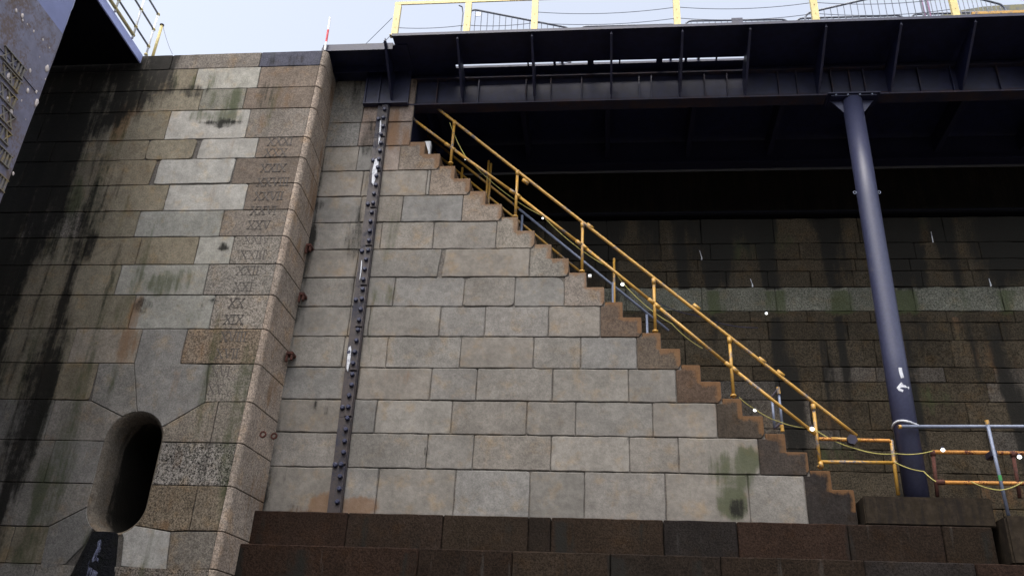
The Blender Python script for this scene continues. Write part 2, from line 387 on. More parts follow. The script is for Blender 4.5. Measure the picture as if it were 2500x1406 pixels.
mp.block([X(95, 1390), (px2x(170, 16)-.02, z[17]), X(205, 1330), cL] + arc(232, bL, 5)[1:] + [eL], vary(COOL), .3, keep=tuple(range(2, 10)))
mp.block([(px2x(303, 16), z[17]), X(405, 1392), eR, pbR] + arc(bR, 292, 4)[1:] + [X(300, 1312)], vary(PALE), .2, keep=tuple(range(3, 9)))
mp.block([X(405, 1392), (xr(z[17]), z[17]), (xr(z[16]), z[16]), eR], vary((0.144, 0.129, 0.110)), 0.50)
for (i, js) in ((13, [-200, -60, 118]), (14, [-150, -20, 118]), (15, [-300, -40])):
    xs = [-14]+[px2x(j, i) for j in js]
    for a, c in zip(xs, xs[1:]): mp.block([(a, z[i+1]), (c, z[i+1]), (c, z[i]), (a, z[i])], vary(WARM), .3)
for i in range(17, 23):
    a = -14.0
    while a < -5.9:
        c = a+random.uniform(.9, 1.7)
        if c > -6.5: c = None
        if c: mp.block([(a, z[i+1]), (c, z[i+1]), (c, z[i]), (a, z[i])], vary(WARM), .4); a = c
        else: mp.block([(a, z[i+1]), (xr(z[i+1]), z[i+1]), (xr(z[i]), z[i]), (a, z[i])], vary(GRAN), .9); break
# mortar backing with the hole left open
MB = (.095, .088, .08); R2 = HR
def bk(*p): mp.back(list(p), -.022, MB)
xm = -6.0
bk((-14, -1.7), (HX0, -1.7), (HX0, TOP-.01), (-14, TOP-.01)); bk((HX0, -1.7), (HX1, -1.7), (HX1, HZ0), (HX0, HZ0)); bk((HX0, HZ1), (HX1, HZ1), (HX1, TOP-.01), (HX0, TOP-.01))
bk((HX1, -1.7), (pier_x(-1.7)-CRX, -1.7), (pier_x(TOP)-CRX, TOP-.01), (HX1, TOP-.01))
for cx_, cz_, a0 in ((HX1, HZ1, 0), (HX0, HZ1, 90), (HX0, HZ0, 180), (HX1, HZ0, 270)):
    zc = HZ1-HR if a0 < 180 else HZ0+HR
    for q in range(6):
        t0, t1 = R(a0+15*q), R(a0+15*(q+1)); bk((cx_, cz_), (HC+HR*math.cos(t1), zc+HR*math.sin(t1)), (HC+HR*math.cos(t0), zc+HR*math.sin(t0)))
pst = stn(PIER_Y,
  (430, 195, 14, 34, GRN, .6), (470, 205, 10, 30, GRN, .65), (520, 200, 12, 34, GRN, .6), (560, 190, 8, 30, GRN, .5), (600, 200, 16, 20, GRN, .5), (570, 245, 26, 34, GRN, .7), (520, 240, 8, 40, GRN, .6), (490, 285, 30, 16, GRN, .6), (550, 285, 40, 18, GRN, .75), (540, 300, 55, 10, BLK, .75), (470, 222, 45, 20, BLK, .6), (400, 210, 40, 40, BLK, .7),
  (300, 290, 22, 50, RST, .9), (330, 262, 22, 25, RST, .7), (285, 330, 20, 30, RST, .75), (255, 340, 16, 60, BLK, .55), (245, 410, 36, 46, BLK, .55), (255, 470, 20, 60, BLK, .6), (170, 365, 20, 24, BLK, .95),
  (220, 600, 14, 40, BLK, .8), (400, 690, 50, 40, GRN, .7), (450, 680, 40, 45, GRN, .55), (330, 760, 16, 46, RST, .75), (350, 745, 26, 22, BLK, .62), (285, 760, 12, 40, GRN, .5), (310, 840, 22, 52, RST, .75), (300, 790, 12, 30, BLK, .5),
  (270, 930, 18, 60, GRN, .5), (470, 770, 24, 40, GRN, .5), (480, 745, 20, 16, BLK, .5), (420, 560, 24, 12, BLK, .5), (545, 603, 16, 9, BLK, .9), (520, 735, 8, 8, BLK, .9), (440, 742, 12, 6, BLK, .6),
  (700, 150, 60, 20, BLK, .55), (650, 230, 25, 60, BLK, .45), (690, 235, 30, 60, RST, .4), (640, 300, 14, 40, RST, .55), (500, 850, 46, 36, RST, .5), (215, 1330, 22, 40, GRN, .5), (410, 1215, 40, 40, RST, .45), (430, 1120, 22, 45, RST, .45), (400, 1280, 30, 16, RST, .6),
  (95, 1200, 30, 130, GRN, .75), (60, 1340, 40, 60, GRN, .7), (180, 480, 30, 60, GRN, .75), (130, 560, 28, 70, GRN, .6))
def pier_extra(p, S, wob):
    q = noise.noise(Vector((p.x*2.3, 1.7, p.z*.16)))*.9 + noise.noise(Vector((p.x*6.1, 5.2, p.z*.22)))*.5
    t = -8.95-p.x + .22*math.sin(p.z*1.7)
    S[0] = max(S[0], min(.88, max(0, .44+t*.36+q*.85+wob*.25)) if t > -.5 else 0)
    if p.z < 9.6: S[1] = max(S[1], min(.66, max(0, (t+.75)*.75+wob*.4))*(.7+.8*noise.noise(Vector((p.x*3.7+4, 0, p.z*.14)))))
    bs = noise.noise(Vector((p.x*1.5+7, 2.2, p.z*.33)))+.5*noise.noise(Vector((p.x*4.2, 8.2, p.z*.30)))
    S[1] = max(S[1], min(.62, max(0, .16+bs*.9))); bs2 = noise.noise(Vector((p.x*2.2+31, 4.4, p.z*.30))); S[0] = max(S[0], min(.5, max(0, bs2*.9-.05))); S[2] = max(S[2], min(.4, max(0, noise.noise(Vector((p.x*2.7+3, 14, p.z*.4)))*.9-.1)))
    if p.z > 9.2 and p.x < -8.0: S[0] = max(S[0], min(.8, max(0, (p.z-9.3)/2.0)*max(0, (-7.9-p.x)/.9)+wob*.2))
obj('wall_face', mp.finish(.11, pst, pier_extra), STONE, pier)
# rounded corner and reveal: one smooth granite return, jointed at each course
mr = Masonry(None); bmr = mr.bm
BX = -5.44
for i in range(len(z)-1):
    zt, zb = z[i]-.005, z[i+1]+.005
    prof = lambda zz: [(pier_x(zz)-CRX+.0055, PIER_Y+.05)] + [(pier_x(zz)-CRX+CRX*math.sin(a), PIER_Y+CRX-CRX*math.cos(a)) for a in [0, .26, .52, .79, 1.05, 1.31, 1.5708]] + [(pier_x(zz)+(BX-pier_x(zz))*q, PIER_Y+CRX+(WALL_Y+.05-PIER_Y-CRX)*q) for q in (.25, .5, .75, 1)]
    tone = random.choice([(.27, .22, .178), (.28, .232, .19), (.255, .215, .178), (.285, .235, .188)])
    rg = []
    for zz, ins in ((zt, .012), (zt-.01, 0), (zt-(zt-zb)*.33, 0), (zt-(zt-zb)*.66, 0), (zb+.01, 0), (zb, .012)):
        rr = []
        for (x_, y_) in prof(zz):
            v = bmr.verts.new((x_-ins*.7, y_+ins*.7, zz)); v[mr.t] = (*tone, .55); rr.append(v)
        rg.append(rr)
    for a, c in zip(rg, rg[1:]):
        for k in range(len(a)-1): bmr.faces.new((c[k], c[k+1], a[k+1], a[k]))
for (za, zb) in ((TOP-.01, -1.7),):
    q = [bmr.verts.new(p) for p in ((pier_x(zb)-CRX-.03, PIER_Y+.03, zb), (pier_x(zb)-.03, PIER_Y+CRX+.03, zb), (BX-.03, WALL_Y+.05, zb), (BX-.03, WALL_Y+.05, za), (pier_x(za)-.03, PIER_Y+CRX+.03, za), (pier_x(za)-CRX-.03, PIER_Y+.03, za))]
    for v in q: v[mr.t] = (.05, .045, .04, .3)
    bmr.faces.new((q[0], q[1], q[4], q[5])); bmr.faces.new((q[1], q[2], q[3], q[4]))
rst = stn(13.4, (800, 220, 10, 60, RST, .8), (775, 330, 16, 50, RST, .55), (740, 560, 14, 60, RST, .45), (725, 690, 12, 60, RST, .5), (690, 830, 12, 60, RST, .5))
for v in bmr.verts:
    S = [0, 0, 0]; p = v.co; wb = noise.noise(p*1.7)
    S[2] = max(0, .42+wb*.6)*(1 if p.y > 13.4 else .5); S[0] = max(0, wb*.7-.1)*(1 if p.y > 14.0 else .3)+(.35 if p.z > 11.3 else 0)
    v[mr.s] = (*S, 1)
bmesh.ops.recalc_face_normals(bmr, faces=bmr.faces)
o = obj('corner_quoins', bmr, STONE, pier, 'warm brown granite corner with a rounded arris', smooth=False)
# core of the pier and its coping top
b = BM(); box(b, (-14, PIER_Y+.06, TOP-.4), (-5.8, 14.0, TOP-.006)); obj('coping', b, M_QUAY, pier)
# culvert: rounded rim then a tunnel running in and to the right
b = BM(); rings = []; ho = hole(56); lt = b.verts.layers.float_color.new('tone'); ls = b.verts.layers.float_color.new('stain')
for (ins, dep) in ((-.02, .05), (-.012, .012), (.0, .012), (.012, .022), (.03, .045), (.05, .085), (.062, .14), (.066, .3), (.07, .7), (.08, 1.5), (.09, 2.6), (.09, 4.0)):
    rr = []
    for (x_, z_) in ho:
        c = Vector((HC, 0, min(max(z_, HZ0+HR), HZ1-HR))); d = Vector((x_, 0, z_))-c; d = d*((HR-ins)/HR)
        rr.append(b.verts.new((c.x+d.x + max(0, dep-.3)*.10, PIER_Y+dep, c.z+d.z)))
    rings.append(rr)
for a, c in zip(rings, rings[1:]):
    for k in range(len(a)): b.faces.new((a[k], c[k], c[(k+1) % len(a)], a[(k+1) % len(a)]))
b.faces.new(rings[-1])
for v in b.verts: v[lt] = (.125, .108, .088, .4) ; v[ls] = (max(0, min(1, (v.co.y-PIER_Y-.10)*1.9)), .0, .1+(.3 if v.co.z < 3 else 0), 1)  # black channel paints the tunnel's shade, deepening inwards
bmesh.ops.recalc_face_normals(b, faces=b.faces); bmesh.ops.reverse_faces(b, faces=b.faces)
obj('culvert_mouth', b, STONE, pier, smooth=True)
# wet outfall apron below the culvert
b = BM(); n = 14
L0, L1 = X(222, 1306), X(300, 1309)
prof = [(-.62, .0, 0), (-.40, .10, .0), (-.22, .16, 0), (0, .17, 0), (.22, .15, 0), (.40, .09, 0), (.5, .0, 0)]
rr = []
for j in range(n+1):
    q = j/n; zz = 2.60-q*1.9; wd = .30+.22*min(1, q*2.4); ctr = -7.42-.05*q
    rr.append([b.verts.new((ctr+u*wd*1.5, PIER_Y+.05-dd*(1+.9*q)*(.5+.9*q)-(.05 if 0 < k < 6 else -.05), zz - (.03 if k in (0, 6) else 0))) for k, (u, dd, _) in enumerate(prof)])
for a, c in zip(rr, rr[1:]):
    for k in range(6): b.faces.new((a[k], a[k+1], c[k+1], c[k]))
bmesh.ops.subdivide_edges(b, edges=b.edges[:], cuts=2, use_grid_fill=True)
for v in b.verts: v.co.y += noise.noise(v.co*9)*.012
bmesh.ops.recalc_face_normals(b, faces=b.faces)
o = obj('outfall_apron', b, M_WET, pier, 'glossy wet black apron below the oval culvert mouth', smooth=True)

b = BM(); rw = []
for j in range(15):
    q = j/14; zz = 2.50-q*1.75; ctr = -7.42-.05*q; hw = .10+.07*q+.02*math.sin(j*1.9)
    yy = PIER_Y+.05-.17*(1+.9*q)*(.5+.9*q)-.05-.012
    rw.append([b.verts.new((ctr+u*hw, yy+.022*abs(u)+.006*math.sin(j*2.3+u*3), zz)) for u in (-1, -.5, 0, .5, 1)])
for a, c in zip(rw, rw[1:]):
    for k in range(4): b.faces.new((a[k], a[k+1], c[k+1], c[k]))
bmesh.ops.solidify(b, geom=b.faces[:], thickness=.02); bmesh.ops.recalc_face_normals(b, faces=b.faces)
obj('water_glint_streak', b, M_WATER_GLINT, o, 'trickle of water with bluish white glints painted into its colour', smooth=True)
# roman numerals as strokes: list of quads in (u,v), height 1
def numeral(sx, serif=True, w=.20, th=.085):
    q = []; x = 0
    for ch in sx:
        if ch == 'X':
            q.append([(x+.02, 1), (x+.02+w, 1), (x+.84, 0), (x+.84-w, 0)]); q.append([(x+.80-th, 1), (x+.80, 1), (x+.07+th, 0), (x+.07, 0)])
            if serif: q += [[(x-.02, 1), (x+.32, 1), (x+.32, 1.06), (x-.02, 1.06)], [(x+.54, 1), (x+.88, 1), (x+.88, 1.06), (x+.54, 1.06)], [(x-.02, -.06), (x+.3, -.06), (x+.3, 0), (x-.02, 0)], [(x+.54, -.06), (x+.9, -.06), (x+.9, 0), (x+.54, 0)]]
            x += .90
        elif ch == 'V':
            q.append([(x+.02, 1), (x+.02+w, 1), (x+.50, 0), (x+.36, 0)]); q.append([(x+.76-th, 1), (x+.76, 1), (x+.49, 0), (x+.49-th, 0)])
            if serif: q += [[(x-.02, 1), (x+.3, 1), (x+.3, 1.06), (x-.02, 1.06)], [(x+.56, 1), (x+.84, 1), (x+.84, 1.06), (x+.56, 1.06)]]
            x += .86
        else:
            q.append([(x+.08, 0), (x+.08+w*.85, 0), (x+.08+w*.85, 1), (x+.08, 1)])
            if serif: q += [[(x, 1), (x+.34, 1), (x+.34, 1.06), (x, 1.06)], [(x, -.06), (x+.34, -.06), (x+.34, 0), (x, 0)]]
            x += .38
    return q, x
NUM = [('XXXI', 655, 338), ('XXX', 648, 365), ('XXIX', 638, 402), ('XXVIII', 629, 436), ('XXVII', 623, 470), ('XXVI', 614, 505), ('XXV', 606, 540), ('XXIV', 597, 576), ('XXIII', 588, 613), ('XXII', 580, 651), ('XXI', 572, 690),
       ('XX', 560, 729), ('XIX', 549, 769), ('XVIII', 540, 811), ('XVII', 529, 852), ('XVI', 517, 895), ('XV', 509, 939)]
for (s, px, py) in NUM:
    q, L = numeral(s, True, .15, .05); p = at(px, py, PIER_Y); h = .158; b = BM()
    for k, quad in enumerate(q):
        prism(b, [(p.x+u*h, p.z-h+v*h) for u, v in quad], lambda u, v: Vector((u, PIER_Y+.012, v)), lambda u, v, k=k: Vector((u, PIER_Y-.0052-.0004*(k % 5), v)))
    bmesh.ops.recalc_face_normals(b, faces=b.faces)
    obj('carved_numeral', b, M_CARVE, pier)
# rusty iron fixings on the return of the pier
def iron(px, py, Y, w_, lab, kind):
    p = at(px, py, Y); b = BM()
    if kind == 0:
        box(b, (p.x-w_, p.y-.10, p.z-.03), (p.x+w_, p.y+.1, p.z+.03), .01); box(b, (p.x-w_, p.y-.1, p.z-.16), (p.x-w_+.035, p.y-.04, p.z-.031), .008); box(b, (p.x+w_-.035, p.y-.1, p.z-.13), (p.x+w_, p.y-.04, p.z-.031), .008)
    else:
        tube(b, [(p.x+.045*math.cos(a), p.y, p.z+.045*math.sin(a)) for a in [i*.7 for i in range(10)]], .017, 6)
    tag(obj('iron_fixing', b, M_RUST), lab, 'fixing', 'rusted iron fixings on the pier corner')
iron(740, 722, 13.8, .05, 'rusty iron stub in the pier return, topmost of the rusted fixings', 0)
iron(711, 866, 13.78, .06, 'red rusted two-pronged iron bracket in the pier return', 0)
iron(642, 1060, 13.05, .06, 'rusted ring eye left of another ring low on the pier corner', 1)
iron(669, 1064, 13.7, .06, 'rusted ring eye right of its twin low on the pier corner', 1)
iron(757, 604, 13.82, .05, 'black iron stub in the angle between pier and stair wall', 0)

# ---------------------------------------------------------------- the stair and its ashlar flank wall
RISE, RUN, NX, NZ = .304*K, .328*K, -3.586*K, 10.891*K
sx = lambda n: NX+RUN*n
sz = lambda n: NZ-RISE*n
ct = lambda m: (10.80-.608*m)*K          # top bed of course m
stair = thing('stone_staircase', 'long flight of worn granite steps over a pale ashlar flank wall', 'staircase', (0, WALL_Y, 2.8))
fs = lambda u, v, d: Vector((u, WALL_Y-d, v))
ms = Masonry(fs)
SJ = {-2: [893, 955], -1: [878, 940], 0: [790, 874, 925], 1: [885, 1042], 2: [880, 982], 3: [885, 930, 1058], 4: [872, 905, 1077], 5: [862, 962, 1132, 1257], 6: [852, 901, 1074, 1184, 1339], 7: [838, 944, 1124, 1302, 1418], 8: [845, 873, 1052, 1164, 1349, 1535],
      9: [835, 917, 1102, 1286, 1405, 1594], 10: [830, 1042, 1155, 1345, 1537, 1657], 11: [820, 920, 1110, 1293, 1427, 1625, 1828]}
SY = {-2: 230, -1: 320, 0: 381, 1: 444, 2: 509, 3: 576, 4: 643, 5: 713, 6: 785, 7: 861, 8: 939, 9: 1019, 10: 1105, 11: 1200}
XL = BX-.2
LEFT = {0: 976, 1: 1050, 2: 1129, 3: 1212, 4: 1293, 5: 1378, 6: 1466, 7: 1555, 8: 1651, 9: 1750, 10: 1852, 11: 1967}
for m in range(-2, 12):
    zt, zb = ct(m), ct(m+1)
    if m == -2: zt = 12.0
    if m == 11: zb = 2.8
    xs = [XL]+[at(j, SY[m], WALL_Y).x for j in SJ[m]]
    xe = at(LEFT[m], SY[m], WALL_Y).x if m >= 0 else sx(-1)
    xs.append(xe)
    for k, (a, c) in enumerate(zip(xs, xs[1:])):
        tone = vary(random.choice([WARM, WARM, COOL, (.176, .163, .144), (.160, .151, .137)]), .06)
        if m < 0 and k > 0: tone = vary((.21, .17, .145))
        if m == 0 and k > 2: tone = vary((.225, .19, .165))
        q = [(a, zb), (c, zb), (c, zt), (a, zt)]; rad = [random.choice([.010, .014, .018, .03, .045, .07 if random.random() < .3 else .02]) for _ in range(4)]
        if m == 4 and k == 2: q = [(a, zb), (c-.05, zb), (c-.0, zt), (a, zt)]
        if m == 4 and k == 3: q = [(a+.02, zb), (c, zb), (c, zt), (a+.06, zt)]
        if m == 5 and k == 3: rad = [.05, .10, .02, .17]
        if m == 5 and k == 4: rad = [.02, .012, .22, .01]
        if m == 4 and k == 0: rad = [.012, .012, .012, .16]
        if m == 1 and k == 0: rad = [.02, .02, .06, .18]
        if m == 8 and k == 0: rad = .03
        ms.block(q, tone, random.uniform(.05, .20) if m >= 0 else .35, random.uniform(.010, .016), rad, cham=.013, jit=.007, proud=random.uniform(-.007, .007))
ms.back([(XL, 2.8), (sx(23), 2.8)] + [p for n in range(23, -1, -1) for p in ((sx(n), sz(n)-.06), (sx(n-1), sz(n)-.06))] + [(sx(-1), 11.98), (XL, 11.98)], -.024, (.115, .105, .094))
sst = stn(WALL_Y, (870, 560, 26, 80, BLK, .55), (860, 600, 20, 40, BLK, .5), (755, 590, 16, 50, BLK, .95), (770, 500, 22, 14, BLK, .6), (800, 360, 26, 60, BLK, .45), (900, 330, 22, 70, BLK, .62), (960, 310, 20, 60, RST, .75), (985, 350, 22, 40, RST, .6), (905, 440, 18, 60, BLK, .5),
  (955, 570, 22, 100, GRN, .55), (935, 720, 30, 30, GRN, .55), (915, 860, 26, 30, GRN, .4), (740, 790, 20, 30, BLK, .5), (730, 850, 18, 30, GRN, .5), (765, 985, 6, 22, BLK, .8), (800, 1005, 4, 20, BLK, .6), (1790, 1228, 34, 42, GRN, 1.0), (1800, 1240, 24, 26, BLK, .75), (1790, 1150, 50, 70, GRN, .72), (1830, 1120, 26, 34, GRN, .9), (1690, 1190, 30, 50, GRN, .4),
  (980, 920, 55, 16, RST, .5), (790, 1232, 40, 30, RST, 1.0), (880, 1236, 50, 26, RST, 1.0), (800, 1245, 120, 9, RST, .9), (720, 1245, 70, 14, BLK, .5), (690, 1150, 14, 60, BLK, .45), (905, 1100, 30, 22, BLK, .45), (1045, 1100, 14, 6, BLK, .85), (1520, 1015, 30, 5, BLK, .5), (1730, 1270, 60, 16, BLK, .35), (1520, 780, 60, 16, RST, .15), (840, 1000, 10, 60, GRN, .5), (865, 690, 8, 60, BLK, .5))
def st_extra(p, S, wob):
    S[0] = max(S[0], max(0, (-5.20-p.x)*2.6+wob*.5))      # dirty angle beside the pier
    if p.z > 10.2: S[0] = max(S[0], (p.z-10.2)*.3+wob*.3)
    r1 = noise.noise(Vector((p.x*2.4, 17, p.z*.28)))+.6*noise.noise(Vector((p.x*5.5, 3, p.z*.35))); r2 = noise.noise(Vector((p.x*1.1, 40, p.z*.6)))
    S[0] = max(S[0], min(.40, max(0, r1*.75-.16))); S[1] = max(S[1], min(.34, max(0, r2*.9-.12))); S[2] = max(S[2], min(.38, max(0, noise.noise(Vector((p.x*1.3+9, 60, p.z*1.1)))*.9-.15)))
obj('flank_wall', ms.finish(.11, sst, st_extra), STONE, stair)
for m in range(12):
    n = 2*m; mm = Masonry(fs); xl = at(LEFT[m], SY[m], WALL_Y).x; zb = ct(m+1) if m < 11 else 2.8
    q = [(xl, zb), (sx(n+1), zb if m == 11 else sz(n+2)), (sx(n+1), sz(n+1)), (sx(n), sz(n+1)), (sx(n), sz(n)), (sx(n-1), sz(n)), (sx(n-1), ct(m)), (xl, ct(m))]
    if m < 11: q.insert(1, (sx(n+1)-.05, zb)); 
    rad = [.012]*len(q); i0 = 2 if m < 11 else 1
    rad[i0+1] = .022; rad[i0+3] = .022; rad[i0+2] = 0
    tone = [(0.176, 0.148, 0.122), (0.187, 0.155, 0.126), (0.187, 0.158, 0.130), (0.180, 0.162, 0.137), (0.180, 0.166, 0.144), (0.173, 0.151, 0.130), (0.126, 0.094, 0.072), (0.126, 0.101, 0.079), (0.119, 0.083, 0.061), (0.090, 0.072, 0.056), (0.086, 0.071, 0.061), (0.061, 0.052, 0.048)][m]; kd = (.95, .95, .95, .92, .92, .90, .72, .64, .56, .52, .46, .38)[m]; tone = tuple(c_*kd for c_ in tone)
    mm.block(q, tone, .34, .011, rad, depth=.32, proud=.002)
    def ex(p, S, wob, n=n):
        top = 9; 
        for k in (n, n+1):
            if sx(k-1)-.02 <= p.x <= sx(k)+.05: top = min(top, abs(sz(k)-p.z) if p.z <= sz(k)+.02 else 9)
            top = min(top, max(abs(p.x-sx(k)), 0) if sz(k+1)-.05 < p.z < sz(k)+.02 else 9)
        S[2] = max(0, min(.9, (1.0-top/.16)*.95+.12+wob*.6))
        if m >= 9: S[0] = max(S[0], .35+wob*.4)
    obj('step_stone', mm.finish(.05, (), ex), STONE, stair)
sb = Masonry(None)
for n in range(24):
    b = BM(); lt = b.verts.layers.float_color.new('tone'); ls = b.verts.layers.float_color.new('stain')
    box(b, (sx(n-1)+.002, WALL_Y+.325, sz(n)-RISE-.25 if n < 23 else 2.8), (sx(n)-.001, 15.5, sz(n)-.003), .012)
    for v in b.verts: v[lt] = (.19, .15, .115, .6); v[ls] = (.25, 0, .3, 1)
    obj('stair_tread', b, STONE, stair)
b = BM(); box(b, (XL, WALL_Y+.06, 9.0), (sx(-1)-.02, 17.0, 11.985)); obj('landing_core', b, M_BLACK, stair)

# ---------------------------------------------------------------- altar courses (long stone steps along the dock side)
def altar(name, lab, Y, ztop, zbot, x0, x1, joints, tones, ymid, depth=1.3, seed=0, skip=None):
    t_ = thing(name, lab, 'wall', (0, Y, zbot)); mm = Masonry(lambda u, v, d: Vector((u, Y-d, v)))
    xs = [x0]+[at(j, ymid, Y).x for j in joints]+[x1]
    for k, (a, c) in enumerate(zip(xs, xs[1:])):
        if c-a < .05: continue
        mm.block([(a, zbot), (c, zbot), (c, ztop), (a, ztop)], vary(tones[k % len(tones)], .18), .6, .008, [.012, .012, .03, .03], depth=.3, cham=.016)
    st = []
    def ex(p, S, wob):
        d = noise.noise(Vector((p.x*2.6+Y*9, 3, p.z*.3))); S[2] = max(0, min(.30, wob*.5+(.3 if p.z > ztop-.03 else 0))); S[0] = max(0, min(.85, .18+d*1.1+wob*.5-(.5 if p.z > ztop-.03 else 0))); 
        S[1] = max(0, noise.noise(p*.9)*.5-.1)
    obj('course_face', mm.finish(.14, st, ex), STONE, t_)
    b = BM(); lt = b.verts.layers.float_color.new('tone'); ls = b.verts.layers.float_color.new('stain')
    box(b, (x0, Y+.31, zbot), (x1, Y+depth, ztop-.004))
    for v in b.verts: v[lt] = (.03, .024, .018, .8); v[ls] = (.3, .1, .2, 1)
    obj('ledge', b, STONE, t_)
    return t_
AT = [(.0200, .0120, .0088), (.0165, .0112, .0084), (.0185, .0130, .0092), (.0150, .0112, .0088), (.0175, .0122, .0088), (.0150, .0128, .0120)]
altar('dock_altar_step', 'dark reddish granite step course right under the pale stair flank wall', 13.68, 3.163, 2.61, -5.75, at(2425, 1300, 13.68).x, [845, 1080, 1290, 1345, 1620, 1800, 2070, 2300], AT, 1295, 2.2)
altar('dock_altar_step', 'second dark red stone step course, along the bottom edge under the first one', 13.45, 2.603, 2.06, -5.75, 12, [1020, 1250, 1490, 1760, 2110, 2380], AT, 1375, 1.9)
altar('dock_altar_step', 'tall dark stone step rising from the dock floor under the other two courses', 13.2, 2.05, -1.7, -5.75, 12, [700, 1000, 1300, 1600, 1900], AT, 1400, 2)
# ---------------------------------------------------------------- the back wall of the dock behind the stair
BW = 16.5
bw = thing('dock_side_wall', 'dark stained stepped stone dock wall behind the yellow stair rails', 'wall', (4, BW, 3.0))
RB = [.6173, .5805, .5571, .5406, .5183, .4856, .4708, .4475, .4134, .3947, .3713, .3367, .3134, .2881, .25, .19]
mb = Masonry(None); off = [.0, .03, .06, .06, .09, .12, .14, .16, .18, .20, .22, .24, .28, .32, .36]
for i in range(len(RB)-1):
    Yb = BW-off[i]; mb.f = lambda u, v, d, Yb=Yb: Vector((u, Yb-d, v)); zt, zb = RB[i]*(BW-off[i]), RB[i+1]*(BW-off[i])
    a = -4.4; 
    while a < 13:
        c = a+random.uniform(.75, 1.75)
        light = (i == 4)
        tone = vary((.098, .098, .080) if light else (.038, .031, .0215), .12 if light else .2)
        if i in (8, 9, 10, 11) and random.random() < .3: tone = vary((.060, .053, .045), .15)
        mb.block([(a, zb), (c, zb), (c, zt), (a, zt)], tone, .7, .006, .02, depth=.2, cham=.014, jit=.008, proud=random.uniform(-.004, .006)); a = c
def bw_extra(p, S, wob):
    s = noise.noise(Vector((p.x*1.6, 3, p.z*.25))); s2 = noise.noise(Vector((p.x*.7, 9, p.z*.9)))
    lightband = RB[4]*16.4-.02 > p.z > RB[5]*16.3
    if lightband:
        S[1] = max(0, min(.9, .36+s*1.2+wob)); S[0] = max(0, min(.7, .1+s2*.9)); 
    else:
        s3 = noise.noise(Vector((p.x*3.4, 21, p.z*.22))); S[0] = max(0, min(.97, .22+s*.9+s3*1.0+wob*.3+(max(0, p.z-8.0)*.36))); S[1] = max(0, min(.6, .1+s2*.9)); S[2] = max(0, min(.5, .05+noise.noise(p*.8)*.8))  # drips and moss; black also grows upwards to paint under-deck shade
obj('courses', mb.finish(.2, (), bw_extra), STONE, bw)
b = BM(); lt = b.verts.layers.float_color.new('tone'); ls = b.verts.layers.float_color.new('stain')
box(b, (-4.6, 17.35, 10.1), (14, 17.62, 12.0)); box(b, (-4.6, BW+.21, 3.0), (14, 17.9, RB[0]*BW-.003))
for v in b.verts: v[lt] = (.024, .02, .016, .5); v[ls] = (.6, 0, .1, 1)  # near-black tone and black channel paint the shade beneath the deck
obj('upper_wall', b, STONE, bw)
b = BM(); box(b, (-4.6, BW-.12, 10.235), (14, BW+.9, 10.33), .02); obj('ledge_stones', b, M_TAR, bw)

for (px, y0, y1, of_) in ((2275, 566, 594, 0), (1710, 612, 634, .03), (1834, 681, 700, .06), (2416, 680, 698, .06)):
    a, c = at(px-2, y0, BW-of_-.007), at(px+3, y1, BW-of_-.007); b = BM(); wd = .011
    prism(b, [(a.x-wd*.3, a.z), (a.x+wd*.3, a.z), (c.x+wd, c.z+.05), (c.x+wd*1.6, c.z), (c.x-wd, c.z-.012), (c.x-wd*.5, c.z+.06)], lambda u, v: Vector((u, BW-of_-.001, v)), lambda u, v: Vector((u, BW-of_-.014, v)))
    bmesh.ops.recalc_face_normals(b, faces=b.faces); obj('lime_streak', b, M_WPAINT, bw)

# ---------------------------------------------------------------- the steel platform overhead
DZ = 12.19
plat = thing('steel_platform', 'dark navy steel platform with bracketed edge spanning above the stair', 'platform', (2, 14.2, 11.57))
XE0, XE1 = -4.06, 13.0
b = BM(); box(b, (XE0, 12.8, DZ-.035), (XE1, 13.70, DZ)); box(b, (XE0, 12.79, DZ-.07), (XE1, 12.815, DZ-.036)); obj('walkway_plate', b, M_STEEL, plat)
b = BM(); box(b, (XE0-.0, 13.80, DZ-.03), (XE1, 18.2, DZ+.02))
box(b, (XE0, 13.70, DZ-.034), (-2.95, 13.80, DZ-.001)); box(b, (2.75, 13.70, DZ-.034), (XE1, 13.80, DZ-.001))
for x_ in (-1.5, -.98, -.3, .32, 1.05, 1.6, 2.2): box(b, (x_, 13.70, DZ-.034), (x_+random.choice([.03, .12, .05]), 13.80, DZ-.001))
obj('deck_plate', b, M_STEEL, plat)
b = BM(); GY = 14.0
box(b, (-4.72, GY, 11.345), (XE1, GY+.02, DZ-.04)); obj('girder_web', b, M_STEEL, plat)
b = BM(); box(b, (-4.72, GY-.12, 11.31), (XE1, GY+.16, 11.342)); obj('girder_flange', b, M_STEELR, plat)
b = BM(); box(b, (-4.72, GY-.10, 11.98), (XE1, GY-.001, 12.01)); box(b, (-4.72, GY-.012, 11.347), (XE1, GY-.001, 11.46)); obj('girder_stiffening_strip', b, M_STEELR, plat)
RIBPX = [960, 1130, 1305, 1492, 1660, 1820, 2000, 2178, 2355, 2540, 2730, 2920]
